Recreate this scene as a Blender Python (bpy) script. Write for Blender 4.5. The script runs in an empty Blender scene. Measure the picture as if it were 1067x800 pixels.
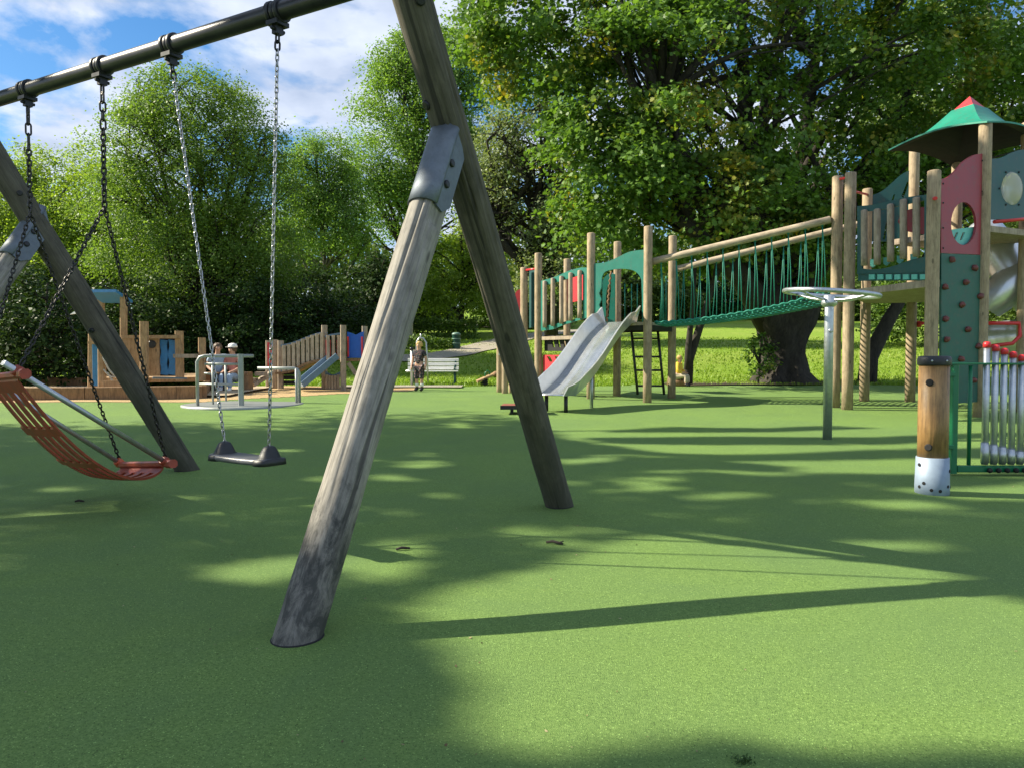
import bpy, bmesh, math, random
import numpy as np
from mathutils import Vector, Matrix, Quaternion
from mathutils.geometry import tessellate_polygon
from mathutils import noise as mnoise

S = bpy.context.scene
COL = S.collection
R = math.radians
rnd = random.Random(7)
nrg = np.random.default_rng(11)

# ------------------------------------------------------------------ camera, sky, sun, exposure
EYE = 1.1
PITCH = math.atan(28 / 800)
cam_d = bpy.data.cameras.new('camera')
cam = bpy.data.objects.new('camera', cam_d)
COL.objects.link(cam)
cam.location = (0, 0, EYE)
cam.rotation_euler = (math.pi / 2 - PITCH, 0, 0)
cam_d.sensor_width = 36
cam_d.lens = 36 * 800 / 1067
cam_d.clip_start = 0.05
cam_d.clip_end = 2000
S.camera = cam

SUN_EL = R(36.5)
SUN_DIR = Vector((-0.993 * math.cos(SUN_EL), 0.117 * math.cos(SUN_EL), math.sin(SUN_EL))).normalized()
sun_d = bpy.data.lights.new('sun', 'SUN')
sun_d.energy = 5.0
sun_d.angle = R(0.53)
sun_d.color = (1.0, 0.91, 0.72)
sun = bpy.data.objects.new('sun', sun_d)
COL.objects.link(sun)
sun.rotation_euler = SUN_DIR.to_track_quat('Z', 'Y').to_euler()

world = bpy.data.worlds.new('World')
S.world = world
world.use_nodes = True
wn, wl = world.node_tree.nodes, world.node_tree.links
for n in list(wn):
    wn.remove(n)
def wnode(t, **kw):
    n = wn.new(t)
    for k, v in kw.items():
        setattr(n, k, v)
    return n
w_out = wnode('ShaderNodeOutputWorld')
w_bg = wnode('ShaderNodeBackground')
w_sky = wnode('ShaderNodeTexSky', sky_type='NISHITA', sun_disc=False, sun_elevation=SUN_EL,
              sun_rotation=math.atan2(SUN_DIR.x, SUN_DIR.y), air_density=1.0, dust_density=0.4, ozone_density=2.5)
w_tc = wnode('ShaderNodeTexCoord')
w_sep = wnode('ShaderNodeSeparateXYZ')
w_add = wnode('ShaderNodeMath', operation='ADD'); w_add.inputs[1].default_value = 0.22
w_dx = wnode('ShaderNodeMath', operation='DIVIDE')
w_dy = wnode('ShaderNodeMath', operation='DIVIDE')
w_cmb = wnode('ShaderNodeCombineXYZ')
w_noi = wnode('ShaderNodeTexNoise')
w_noi.inputs['Scale'].default_value = 2.3
w_noi.inputs['Detail'].default_value = 9
w_noi.inputs['Roughness'].default_value = 0.56
w_noi.inputs['Distortion'].default_value = 0.25
w_map = wnode('ShaderNodeMapping'); w_map.inputs['Location'].default_value = (1.35, 0.6, 0.0)
w_rmp = wnode('ShaderNodeValToRGB')
w_rmp.color_ramp.elements[0].position = 0.43
w_rmp.color_ramp.elements[1].position = 0.535
w_hsv = wnode('ShaderNodeHueSaturation'); w_hsv.inputs['Saturation'].default_value = 1.32; w_hsv.inputs['Value'].default_value = 1.5
w_cl = wnode('ShaderNodeTexNoise'); w_cl.inputs['Scale'].default_value = 5.0; w_cl.inputs['Detail'].default_value = 6
w_crm = wnode('ShaderNodeValToRGB')
w_crm.color_ramp.elements[0].position = 0.3; w_crm.color_ramp.elements[0].color = (4.8, 5.8, 7.8, 1)
w_crm.color_ramp.elements[1].position = 0.65; w_crm.color_ramp.elements[1].color = (8.4, 9.2, 10.8, 1)
w_mix = wnode('ShaderNodeMix', data_type='RGBA')
wl.new(w_tc.outputs['Generated'], w_sep.inputs[0])
wl.new(w_sep.outputs['Z'], w_add.inputs[0])
wl.new(w_sep.outputs['X'], w_dx.inputs[0]); wl.new(w_add.outputs[0], w_dx.inputs[1])
wl.new(w_sep.outputs['Y'], w_dy.inputs[0]); wl.new(w_add.outputs[0], w_dy.inputs[1])
wl.new(w_dx.outputs[0], w_cmb.inputs[0]); wl.new(w_dy.outputs[0], w_cmb.inputs[1])
wl.new(w_cmb.outputs[0], w_map.inputs[0])
wl.new(w_map.outputs[0], w_noi.inputs['Vector']); wl.new(w_map.outputs[0], w_cl.inputs['Vector'])
wl.new(w_noi.outputs['Fac'], w_rmp.inputs[0]); wl.new(w_cl.outputs['Fac'], w_crm.inputs[0])
wl.new(w_sky.outputs[0], w_hsv.inputs['Color'])
wl.new(w_rmp.outputs[0], w_mix.inputs[0])
wl.new(w_hsv.outputs[0], w_mix.inputs[6]); wl.new(w_crm.outputs[0], w_mix.inputs[7])
wl.new(w_mix.outputs[2], w_bg.inputs[0])
w_bg.inputs[1].default_value = 0.05
wl.new(w_bg.outputs[0], w_out.inputs[0])

S.view_settings.view_transform = 'Standard'
S.view_settings.look = 'None'
S.view_settings.exposure = 1.12
S.view_settings.gamma = 1
S.view_settings.use_curve_mapping = False
S.render.engine = 'CYCLES'
S.cycles.max_bounces = 8
S.cycles.diffuse_bounces = 4
S.cycles.transparent_max_bounces = 8
S.cycles.use_denoising = True

# ------------------------------------------------------------------ measuring helpers: photo measurements -> metres
_c, _s = math.cos(PITCH), math.sin(PITCH)
def ray(u, v):
    x, y = (u - 533.5) / 800, (400 - v) / 800
    return Vector((x, _c + y * _s, -_s + y * _c))
def at(u, v, Y):
    d = ray(u, v)
    return d * (Y / d.y) + Vector((0, 0, EYE))
def gp(u, v):                       # point of the level play area
    d = ray(u, v)
    return d * (EYE / (.02 * d.y - d.z)) + Vector((0, 0, EYE))
def YB(v):                          # distance of something whose foot is seen at row v
    return gp(533.5, v).y
def smooth(t):
    t = min(1, max(0, t)); return t * t * (3 - 2 * t)
def terrain(x, y):
    t = max(0.0, y - 19.5)
    b = .088 * t * smooth(t / 7)
    if y > 62:
        b -= .07 * (y - 62)
    return .02 * y + b
def gpt(u, v):                      # point of the lawn bank
    d = ray(u, v); k = 2.0
    while k < 300:
        p = d * k + Vector((0, 0, EYE))
        if p.z <= terrain(p.x, p.y):
            break
        k += .03
    return p
def und(x, y):                      # slight waviness of the poured surface
    return .010 * math.sin(x * .9 + 1.3 * math.sin(y * .5)) * math.cos(y * .8 + .4 * x) + .006 * math.sin(2.1 * x + 1.7 * y)
def onplane(u, v, A, B):            # hits the upright plane through A and B
    d = ray(u, v)
    ex, ey = B[0] - A[0], B[1] - A[1]
    det = -d.x * ey + ex * d.y
    k = (-A[0] * ey + ex * A[1]) / det
    return d * k + Vector((0, 0, EYE))

# ------------------------------------------------------------------ mesh helpers
class MB:
    def __init__(self):
        self.v, self.f, self.sm = [], [], []
    def add(self, vs, fs, smooth_=False):
        o = len(self.v)
        self.v += [tuple(p) for p in vs]
        self.f += [[i + o for i in f] for f in fs]
        self.sm += [smooth_] * len(fs)
        return self
    def box(self, c, size, rot=None):
        sx, sy, sz = [s / 2 for s in size]
        m = rot or Matrix.Identity(3)
        c = Vector(c)
        p = [c + m @ Vector((x * sx, y * sy, z * sz)) for z in (-1, 1) for y in (-1, 1) for x in (-1, 1)]
        return self.add(p, [(0, 2, 3, 1), (4, 5, 7, 6), (0, 1, 5, 4), (2, 6, 7, 3), (0, 4, 6, 2), (1, 3, 7, 5)])
    def bar(self, a, b, w, hgt, up=(0, 0, 1), ch=0):   # squared bar from a to b, edges chamfered by ch
        a, b = Vector(a), Vector(b)
        d = (b - a).normalized(); u = Vector(up)
        x = d.cross(u)
        if x.length < 1e-4: x = d.cross(Vector((1, 0, 0)))
        x.normalize(); y = x.cross(d)
        w, hgt = w / 2, hgt / 2
        k = ch
        if k:
            prof = [(-w + k, -hgt), (w - k, -hgt), (w, -hgt + k), (w, hgt - k), (w - k, hgt), (-w + k, hgt), (-w, hgt - k), (-w, -hgt + k)]
        else:
            prof = [(-w, -hgt), (w, -hgt), (w, hgt), (-w, hgt)]
        n = len(prof)
        vs = [q + x * p[0] + y * p[1] for q in (a, b) for p in prof]
        fs = [(i, (i + 1) % n, n + (i + 1) % n, n + i) for i in range(n)] + [tuple(range(n))[::-1], tuple(range(n, 2 * n))]
        return self.add(vs, fs)
    def tube(self, pts, r, seg=10, cap=True, closed=False):
        pts = [Vector(p) for p in pts]; n = len(pts)
        rs = r if isinstance(r, (list, tuple)) else [r] * n
        vs = []; x = None
        for i, p in enumerate(pts):
            if closed: t = pts[(i + 1) % n] - pts[i - 1]
            else: t = pts[min(i + 1, n - 1)] - pts[max(i - 1, 0)]
            t.normalize()
            if x is None:
                x = t.cross(Vector((.0123, .01, 1)))
                if x.length < .05: x = t.cross(Vector((0, 1, 0)))
            x = (x - t * x.dot(t)).normalized(); y = t.cross(x)
            vs += [p + (x * math.cos(2 * math.pi * k / seg) + y * math.sin(2 * math.pi * k / seg)) * rs[i] for k in range(seg)]
        fs = []
        for i in range(n if closed else n - 1):
            j = (i + 1) % n
            fs += [(i * seg + k, i * seg + (k + 1) % seg, j * seg + (k + 1) % seg, j * seg + k) for k in range(seg)]
        self.add(vs, fs, True)
        if cap and not closed:
            o = len(self.v) - n * seg
            self.f += [[o + k for k in range(seg)][::-1], [o + (n - 1) * seg + k for k in range(seg)]]
            self.sm += [False, False]
        return self
    def lathe(self, prof, c=(0, 0, 0), seg=20, axis=None):   # prof: (radius, height)
        c = Vector(c)
        q = Vector((0, 0, 1)).rotation_difference(Vector(axis)) if axis is not None else Quaternion()
        vs = [c + q @ Vector((r * math.cos(2 * math.pi * k / seg), r * math.sin(2 * math.pi * k / seg), z)) for r, z in prof for k in range(seg)]
        n = len(prof)
        fs = [(i * seg + k, i * seg + (k + 1) % seg, (i + 1) * seg + (k + 1) % seg, (i + 1) * seg + k) for i in range(n - 1) for k in range(seg)]
        self.add(vs, fs, True)
        o = len(self.v) - n * seg
        self.f += [[o + k for k in range(seg)][::-1], [o + (n - 1) * seg + k for k in range(seg)]]
        self.sm += [False, False]
        return self
    def blob(self, c, r, seg=12, rings=8):
        c = Vector(c); r = (r, r, r) if not hasattr(r, '__len__') else r
        vs = [c + Vector((0, 0, r[2]))]
        for i in range(1, rings):
            a = math.pi * i / rings
            vs += [c + Vector((r[0] * math.sin(a) * math.cos(2 * math.pi * k / seg), r[1] * math.sin(a) * math.sin(2 * math.pi * k / seg), r[2] * math.cos(a))) for k in range(seg)]
        vs.append(c - Vector((0, 0, r[2])))
        fs = [(0, 1 + k, 1 + (k + 1) % seg) for k in range(seg)]
        for i in range(rings - 2):
            fs += [(1 + i * seg + k, 1 + (i + 1) * seg + k, 1 + (i + 1) * seg + (k + 1) % seg, 1 + i * seg + (k + 1) % seg) for k in range(seg)]
        e = len(vs) - 1; o = 1 + (rings - 2) * seg
        fs += [(o + k, e, o + (k + 1) % seg) for k in range(seg)]
        return self.add(vs, fs, True)
    def panel(self, loops, to3d, nrm, th):   # flat board with holes: loops in its own plane
        nrm = Vector(nrm)
        flat = [[Vector((p[0], p[1], 0)) for p in l] for l in loops]
        tris = tessellate_polygon(flat)
        pts = [to3d(p[0], p[1]) for l in loops for p in l]
        n = len(pts)
        vs = [p + nrm * th / 2 for p in pts] + [p - nrm * th / 2 for p in pts]
        fs = [tuple(t) for t in tris] + [tuple(i + n for i in t[::-1]) for t in tris]
        o = 0
        for l in loops:
            m = len(l)
            fs += [(o + i, o + (i + 1) % m, n + o + (i + 1) % m, n + o + i) for i in range(m)]
            o += m
        return self.add(vs, fs)

def mesh_from(name, mb):
    me = bpy.data.meshes.new(name)
    me.from_pydata(mb.v, [], mb.f)
    bm = bmesh.new(); bm.from_mesh(me)
    bmesh.ops.recalc_face_normals(bm, faces=bm.faces)
    bm.to_mesh(me); bm.free()
    if any(mb.sm):
        me.polygons.foreach_set('use_smooth', mb.sm)
    me.update()
    return me
def tag(o, label=None, cat=None, group=None, kind=None):
    for k, v in (('label', label), ('category', cat), ('group', group), ('kind', kind)):
        if v: o[k] = v
    return o
def thing(name, loc, label, cat, group=None):
    o = bpy.data.objects.new(name, None)
    COL.objects.link(o); o.location = loc; o.empty_display_size = .2
    return tag(o, label, cat, group)
_LOC = {}
def abs_loc(o):
    return o.location + (abs_loc(o.parent) if o.parent else Vector())
def part(name, mb, mat, parent=None, M=None, label=None):
    """link mb as one object; its origin goes to the middle of its foot (or to M's origin)"""
    if M is None:
        a = np.array(mb.v)
        lo, hi = a.min(0), a.max(0)
        org = Vector(((lo[0] + hi[0]) / 2, (lo[1] + hi[1]) / 2, lo[2]))
        mb.v = [tuple(Vector(p) - org) for p in mb.v]
        o = bpy.data.objects.new(name, mesh_from(name, mb))
        pos, rot = org, None
    else:
        o = bpy.data.objects.new(name, mesh_from(name, mb))
        pos, rot = M.to_translation(), M.to_quaternion()
    COL.objects.link(o)
    o.data.materials.append(mat)
    if parent is not None:
        o.parent = parent
        _WORLD_fix(o, pos, rot, parent)
    else:
        o.location = pos
        if rot: o.rotation_euler = rot.to_euler()
    if label: o['label'] = label
    return o
def world_m(o):
    m = Matrix.LocRotScale(o.location, o.rotation_euler, o.scale)
    return world_m(o.parent) @ m if o.parent else m
def _WORLD_fix(o, pos, rot, parent):
    m = world_m(parent).inverted() @ Matrix.LocRotScale(pos, rot or Quaternion(), None)
    o.location = m.to_translation(); o.rotation_euler = m.to_euler()
def frame(a, b):                    # local z from a to b
    a, b = Vector(a), Vector(b)
    q = Vector((0, 0, 1)).rotation_difference((b - a).normalized())
    return Matrix.LocRotScale(a, q, None), (b - a).length

def post_mb(L, r, top=.018, seg=22, flat=False, taper=0.0, sink=.12):
    m = MB()
    prof = [(r, -sink)] + [(r * (1 - taper * k / 6), L * k / 6 - (top if k == 6 else 0)) for k in range(1, 7)]
    r2 = r * (1 - taper)
    prof += [(r2 - top * .35, L - top * .3), (r2 - top, L)]
    m.lathe(prof, seg=seg)
    return m
def post(a, b, r, mat, parent, name='post', **k):
    M, L = frame(a, b)
    return part(name, post_mb(L, r, **k), mat, parent, M)

# ------------------------------------------------------------------ materials
def new_mat(name):
    m = bpy.data.materials.new(name); m.use_nodes = True
    nt = m.node_tree
    return m, nt.nodes, nt.links, nt.nodes['Principled BSDF']
def ramp(N, stops):
    r = N.new('ShaderNodeValToRGB'); e = r.color_ramp.elements
    while len(e) < len(stops): e.new(.5)
    for el, (p, c) in zip(e, stops):
        el.position = p; el.color = (*c, 1)
    return r
def noise(N, L, scale, detail=4, rough=.55, vec=None, mscale=None, dist=0):
    n = N.new('ShaderNodeTexNoise')
    n.inputs['Scale'].default_value = scale; n.inputs['Detail'].default_value = detail
    n.inputs['Roughness'].default_value = rough; n.inputs['Distortion'].default_value = dist
    if vec is None:
        vec = N.new('ShaderNodeTexCoord').outputs['Object']
    if mscale:
        mp = N.new('ShaderNodeMapping'); mp.inputs['Scale'].default_value = mscale
        L.new(vec, mp.inputs[0]); vec = mp.outputs[0]
    L.new(vec, n.inputs['Vector'])
    return n
def mixc(N, L, fac, a, b, mode='MIX'):
    m = N.new('ShaderNodeMix'); m.data_type = 'RGBA'; m.blend_type = mode
    for i, x in ((0, fac), (6, a), (7, b)):
        if hasattr(x, 'is_linked'): L.new(x, m.inputs[i])
        elif i == 0: m.inputs[0].default_value = x
        else: m.inputs[i].default_value = (*x, 1)
    return m.outputs[2]
def bump(N, L, hgt, dist, strength=.6):
    b = N.new('ShaderNodeBump'); b.inputs['Distance'].default_value = dist; b.inputs['Strength'].default_value = strength
    L.new(hgt, b.inputs['Height'])
    return b.outputs[0]

def wood(name, light, mid, dark, crack=.5, stain=None, rough=.8, stripe=14, world=False):
    m, N, L, B = new_mat(name)
    tc = N.new('ShaderNodeTexCoord').outputs['Object']
    oi = N.new('ShaderNodeObjectInfo')
    ad = N.new('ShaderNodeVectorMath'); ad.operation = 'ADD'
    cb = N.new('ShaderNodeCombineXYZ')
    ml = N.new('ShaderNodeMath'); ml.operation = 'MULTIPLY'; ml.inputs[1].default_value = 37
    L.new(oi.outputs['Random'], ml.inputs[0])
    for i in range(3): L.new(ml.outputs[0], cb.inputs[i])
    L.new(tc, ad.inputs[0]); L.new(cb.outputs[0], ad.inputs[1])
    vec = ad.outputs[0]
    grain = noise(N, L, 1.0, 7, .66, vec, (stripe * 3, stripe * 3, 3.2), .6)
    big = noise(N, L, 1.0, 6, .62, vec, (7, 7, 4), .3)
    r1 = ramp(N, [(.3, dark), (.5, mid), (.72, light)])
    mx = N.new('ShaderNodeMath'); mx.operation = 'ADD'
    h2 = N.new('ShaderNodeMath'); h2.operation = 'MULTIPLY'; h2.inputs[1].default_value = .55
    h3 = N.new('ShaderNodeMath'); h3.operation = 'MULTIPLY'; h3.inputs[1].default_value = .45
    L.new(grain.outputs['Fac'], h2.inputs[0]); L.new(big.outputs['Fac'], h3.inputs[0])
    L.new(h2.outputs[0], mx.inputs[0]); L.new(h3.outputs[0], mx.inputs[1])
    L.new(mx.outputs[0], r1.inputs[0])
    ck = noise(N, L, 1.0, 3, .5, vec, (stripe * 1.3, stripe * 1.3, .5), .4)
    rc = ramp(N, [(.31, (1, 1, 1)), (.345, (0, 0, 0))])
    L.new(ck.outputs['Fac'], rc.inputs[0])
    mc = N.new('ShaderNodeMath'); mc.operation = 'MULTIPLY'; mc.inputs[1].default_value = crack
    L.new(rc.outputs[0], mc.inputs[0])
    col = mixc(N, L, mc.outputs[0], r1.outputs[0], tuple(x * .25 for x in dark))
    fine = noise(N, L, 1.0, 5, .7, vec, (stripe * 11, stripe * 11, 5.0), .3)
    rf = ramp(N, [(.30, (.45, .45, .45)), (.50, (1, 1, 1)), (.72, (1.25, 1.25, 1.25))]); L.new(fine.outputs['Fac'], rf.inputs[0])
    col = mixc(N, L, .75, col, rf.outputs[0], 'MULTIPLY')
    mot = noise(N, L, 1.0, 7, .68, vec, (16, 16, 7), .2)
    rm = ramp(N, [(.34, (.62, .62, .60)), (.52, (1, 1, 1)), (.70, (1.15, 1.14, 1.12))]); L.new(mot.outputs['Fac'], rm.inputs[0])
    col = mixc(N, L, .8, col, rm.outputs[0], 'MULTIPLY')
    kv = N.new('ShaderNodeTexVoronoi'); kv.inputs['Scale'].default_value = 1.0
    km = N.new('ShaderNodeMapping'); km.inputs['Scale'].default_value = (5.5, 5.5, 2.2); L.new(vec, km.inputs[0]); L.new(km.outputs[0], kv.inputs['Vector'])
    rk = ramp(N, [(.055, (1, 1, 1)), (.10, (0, 0, 0))]); L.new(kv.outputs['Distance'], rk.inputs[0])
    kk = N.new('ShaderNodeMath'); kk.operation = 'MULTIPLY'; kk.inputs[1].default_value = .7
    L.new(rk.outputs[0], kk.inputs[0])
    col = mixc(N, L, kk.outputs[0], col, tuple(x * .3 for x in dark))
    if stain:      # blackish algae, ragged upper rim at height stain[0]
        sp = N.new('ShaderNodeSeparateXYZ'); L.new(tc, sp.inputs[0])
        sn = noise(N, L, 1.0, 7, .72, tc, (13, 13, 6), .8)
        a1 = N.new('ShaderNodeMath'); a1.operation = 'MULTIPLY_ADD'; a1.inputs[1].default_value = stain[1]
        L.new(sn.outputs['Fac'], a1.inputs[0])
        a1.inputs[2].default_value = stain[0] - stain[1] * .5
        a2 = N.new('ShaderNodeMath'); a2.operation = 'SUBTRACT'
        L.new(a1.outputs[0], a2.inputs[0]); L.new(sp.outputs['Z'], a2.inputs[1])
        rs = ramp(N, [(0, (0, 0, 0)), (.22, (1, 1, 1))]); L.new(a2.outputs[0], rs.inputs[0])
        pn = noise(N, L, 1.0, 8, .75, tc, (17, 17, 8), .6)
        rp = ramp(N, [(.40, (.30, .30, .30)), (.56, (stain[2],) * 3)]); L.new(pn.outputs['Fac'], rp.inputs[0])
        s2 = N.new('ShaderNodeMath'); s2.operation = 'MULTIPLY'
        L.new(rs.outputs[0], s2.inputs[0]); L.new(rp.outputs[0], s2.inputs[1])
        col = mixc(N, L, s2.outputs[0], col, stain[3])
    L.new(col, B.inputs['Base Color'])
    B.inputs['Roughness'].default_value = rough
    sb = N.new('ShaderNodeMath'); sb.operation = 'SUBTRACT'
    L.new(mx.outputs[0], sb.inputs[0]); L.new(mc.outputs[0], sb.inputs[1])
    L.new(bump(N, L, sb.outputs[0], .006, .7), B.inputs['Normal'])
    return m
def paint(name, col, rough=.4, var=.12, scale=6, metal=0.0, bumpd=0.0, spec=.5, dirt=(.5, .0)):
    m, N, L, B = new_mat(name)
    n = noise(N, L, scale, 6, .6)
    r = ramp(N, [(.3, tuple(c * (1 - var) for c in col)), (.7, tuple(min(1, c * (1 + var)) for c in col))])
    L.new(n.outputs['Fac'], r.inputs[0])
    out = r.outputs[0]
    if dirt[1]:
        n2 = noise(N, L, scale * 3.1, 8, .7)
        r2 = ramp(N, [(dirt[0], (0, 0, 0)), (dirt[0] + .15, (dirt[1],) * 3)]); L.new(n2.outputs['Fac'], r2.inputs[0])
        out = mixc(N, L, r2.outputs[0], out, (.10, .09, .07))
    L.new(out, B.inputs['Base Color'])
    B.inputs['Metallic'].default_value = metal
    rr = N.new('ShaderNodeMapRange'); rr.inputs['To Min'].default_value = rough * .8; rr.inputs['To Max'].default_value = min(1, rough * 1.25)
    L.new(n.outputs['Fac'], rr.inputs['Value']); L.new(rr.outputs[0], B.inputs['Roughness'])
    B.inputs['Specular IOR Level'].default_value = spec
    if bumpd:
        L.new(bump(N, L, noise(N, L, scale * 12, 3).outputs['Fac'], bumpd), B.inputs['Normal'])
    return m
def leaf_mat(name, dark, light, yellow=None, yfrac=.1, trans=.42, nscale=.45, rough=.5, spec=.3):
    m, N, L, B = new_mat(name)
    geo = N.new('ShaderNodeNewGeometry')
    r = ramp(N, [(0, dark), (1, light)]); L.new(geo.outputs['Random Per Island'], r.inputs[0])
    col = r.outputs[0]
    if yellow:
        n = noise(N, L, nscale, 3, .6)
        r2 = ramp(N, [(.62 - yfrac, (0, 0, 0)), (.78 - yfrac, (1, 1, 1))]); L.new(n.outputs['Fac'], r2.inputs[0])
        mu = N.new('ShaderNodeMath'); mu.operation = 'MULTIPLY'
        L.new(r2.outputs[0], mu.inputs[0]); L.new(geo.outputs['Random Per Island'], mu.inputs[1])
        col = mixc(N, L, mu.outputs[0], col, yellow)
    L.new(col, B.inputs['Base Color'])
    B.inputs['Roughness'].default_value = rough
    B.inputs['Specular IOR Level'].default_value = spec
    tr = N.new('ShaderNodeBsdfTranslucent')
    tcol = mixc(N, L, 1.0, col, (1.3, 1.3, .5), 'MULTIPLY')
    L.new(tcol, tr.inputs['Color'])
    ms = N.new('ShaderNodeMixShader'); ms.inputs[0].default_value = trans
    L.new(B.outputs[0], ms.inputs[1]); L.new(tr.outputs[0], ms.inputs[2])
    L.new(ms.outputs[0], N['Material Output'].inputs['Surface'])
    return m

M = {}
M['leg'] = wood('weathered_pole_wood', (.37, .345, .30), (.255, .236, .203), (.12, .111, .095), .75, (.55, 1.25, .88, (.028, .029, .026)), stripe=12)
M['leg_dark'] = wood('shaded_pole_wood', (.15, .135, .10), (.095, .085, .062), (.045, .04, .03), .7, (.9, 1.1, .6, (.05, .052, .036)), stripe=12)  # pole wood again, its colour darkened for the legs standing in shade
M['post'] = wood('round_post_wood', (.46, .36, .24), (.34, .26, .165), (.20, .145, .09), .35, stripe=16)
M['rail'] = wood('pale_log_wood', (.54, .45, .33), (.42, .34, .24), (.26, .21, .14), .4, stripe=16)
M['slat'] = wood('slat_wood', (.46, .38, .29), (.35, .28, .21), (.22, .17, .12), .3, stripe=20)
M['new_wood'] = wood('honey_larch', (.50, .34, .19), (.40, .26, .135), (.25, .15, .075), .35, stripe=9)
M['sleeper'] = wood('brown_timber', (.36, .22, .11), (.25, .145, .07), (.13, .075, .035), .5, stripe=8)
M['bollard'] = wood('oiled_larch', (.40, .25, .10), (.30, .175, .065), (.17, .09, .03), .4, stripe=7, rough=.5)
M['bark'] = wood('tree_bark', (.065, .056, .044), (.036, .031, .024), (.014, .012, .010), .8, stripe=4, rough=.95)
M['bark_pale'] = wood('pale_bark', (.20, .19, .16), (.12, .11, .09), (.05, .045, .035), .6, stripe=4, rough=.95)
M['bar'] = paint('dark_steel_tube', (.045, .046, .050), .36, .25, 9, .55)
M['iron'] = paint('black_ironwork', (.018, .019, .022), .42, .3, 20, .2)
M['chain_dark'] = paint('oiled_chain', (.05, .048, .045), .4, .4, 60, .85)
M['chain'] = paint('bright_chain', (.42, .42, .42), .32, .35, 60, .95)
M['galv'] = paint('galvanised_steel', (.50, .53, .55), .38, .14, 25, .85, dirt=(.6, .25))
M['foot_metal'] = paint('sky_tinted_zinc', (.26, .33, .42), .55, .08, 20, .2)  # galvanised foot; blue sky reflection painted into its base colour
M['steel_grey'] = paint('dull_zinc_rail', (.30, .32, .31), .45, .12, 20, .45)
M['plate'] = paint('zinc_plate', (.15, .175, .205), .55, .2, 18, .55, dirt=(.55, .4))
M['stainless'] = paint('stainless_sheet', (.66, .68, .70), .30, .08, 9, .72, dirt=(.6, .12))
M['slide_bed'] = paint('worn_slide_steel', (.56, .59, .60), .24, .10, 7, .75, dirt=(.6, .12))
M['rubber'] = paint('black_rubber', (.022, .023, .026), .45, .3, 30, bumpd=.001)
M['seat_top'] = paint('sky_sheen_rubber', (.10, .103, .115), .32, .25, 30, bumpd=.001)  # black rubber, with the sheen of the sky put in as grey
M['orange'] = paint('rust_orange_rubber', (.32, .048, .020), .42, .3, 14, dirt=(.55, .45))
M['orange_cap'] = paint('orange_cap', (.50, .09, .03), .4, .2, 20)
M['teal'] = paint('teal_board', (.010, .155, .115), .38, .10, 4, dirt=(.53, .38))
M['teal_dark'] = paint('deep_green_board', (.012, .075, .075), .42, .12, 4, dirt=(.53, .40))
M['climb'] = paint('bottle_green_board', (.014, .095, .070), .5, .15, 5, dirt=(.52, .40))
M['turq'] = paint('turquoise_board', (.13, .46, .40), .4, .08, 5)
M['roof_green'] = paint('roof_green', (.012, .21, .14), .42, .10, 4, dirt=(.53, .38))
M['red'] = paint('red_board', (.52, .035, .045), .4, .10, 5, dirt=(.53, .38))
M['maroon'] = paint('maroon_board', (.30, .035, .050), .42, .10, 4, dirt=(.53, .40))
M['red_plastic'] = paint('red_plastic', (.60, .03, .035), .3, .1, 10)
M['hold'] = paint('brown_red_hold', (.15, .04, .035), .55, .25, 30, bumpd=.003)
M['rope_green'] = paint('green_rope', (.012, .20, .135), .6, .25, 40, bumpd=.003)
M['rope_pale'] = paint('hemp_rope', (.50, .45, .36), .8, .2, 40)
M['frame_green'] = paint('green_powder_coat', (.008, .145, .062), .32, .12, 8)
M['blue'] = paint('blue_board', (.035, .19, .42), .45, .14, 8, dirt=(.53, .38))
M['blue_deep'] = paint('royal_blue_board', (.012, .10, .48), .38, .1, 8)
M['blue_grey'] = paint('slate_blue_board', (.10, .17, .25), .5, .14, 8)
M['white'] = paint('white_paint', (.78, .78, .76), .45, .05, 8)
M['black_gap'] = paint('black_board_and_shade', (.012, .012, .012), .8, .2, 8)  # black boards, gaps and holes; also the painted shade under the roof
M['bin'] = paint('dark_green_plastic', (.008, .055, .040), .4, .15, 8)
M['bin_band'] = paint('pale_green_band', (.16, .27, .22), .5, .1, 8)
M['stone'] = paint('pale_sandstone', (.40, .37, .31), .85, .25, 12, bumpd=.01)
M['bubble'] = None
M['skin'] = paint('skin', (.52, .30, .21), .5, .08, 10)
M['hair_blond'] = paint('blond_hair', (.55, .36, .13), .55, .2, 60)
M['hair_brown'] = paint('brown_hair', (.09, .055, .03), .55, .2, 60)
M['cloth_blue'] = paint('pale_blue_cotton', (.32, .42, .55), .85, .1, 20)
M['cloth_dark'] = paint('dark_cotton', (.03, .032, .045), .85, .2, 20)
M['cloth_pink'] = paint('coral_cotton', (.55, .22, .18), .85, .1, 20)
M['cloth_white'] = paint('white_cotton', (.75, .74, .72), .85, .05, 20)
M['cloth_yellow'] = paint('yellow_cotton', (.75, .48, .05), .85, .08, 20)
M['cloth_khaki'] = paint('khaki_cotton', (.42, .36, .27), .85, .1, 20)
M['step_red'] = paint('red_brown_deck', (.22, .065, .04), .7, .2, 12)
M['twig'] = paint('dark_twig', (.03, .022, .016), .9, .3, 40)
M['moss'] = leaf_mat('moss', (.03, .07, .015), (.06, .12, .03), trans=.2)
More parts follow.
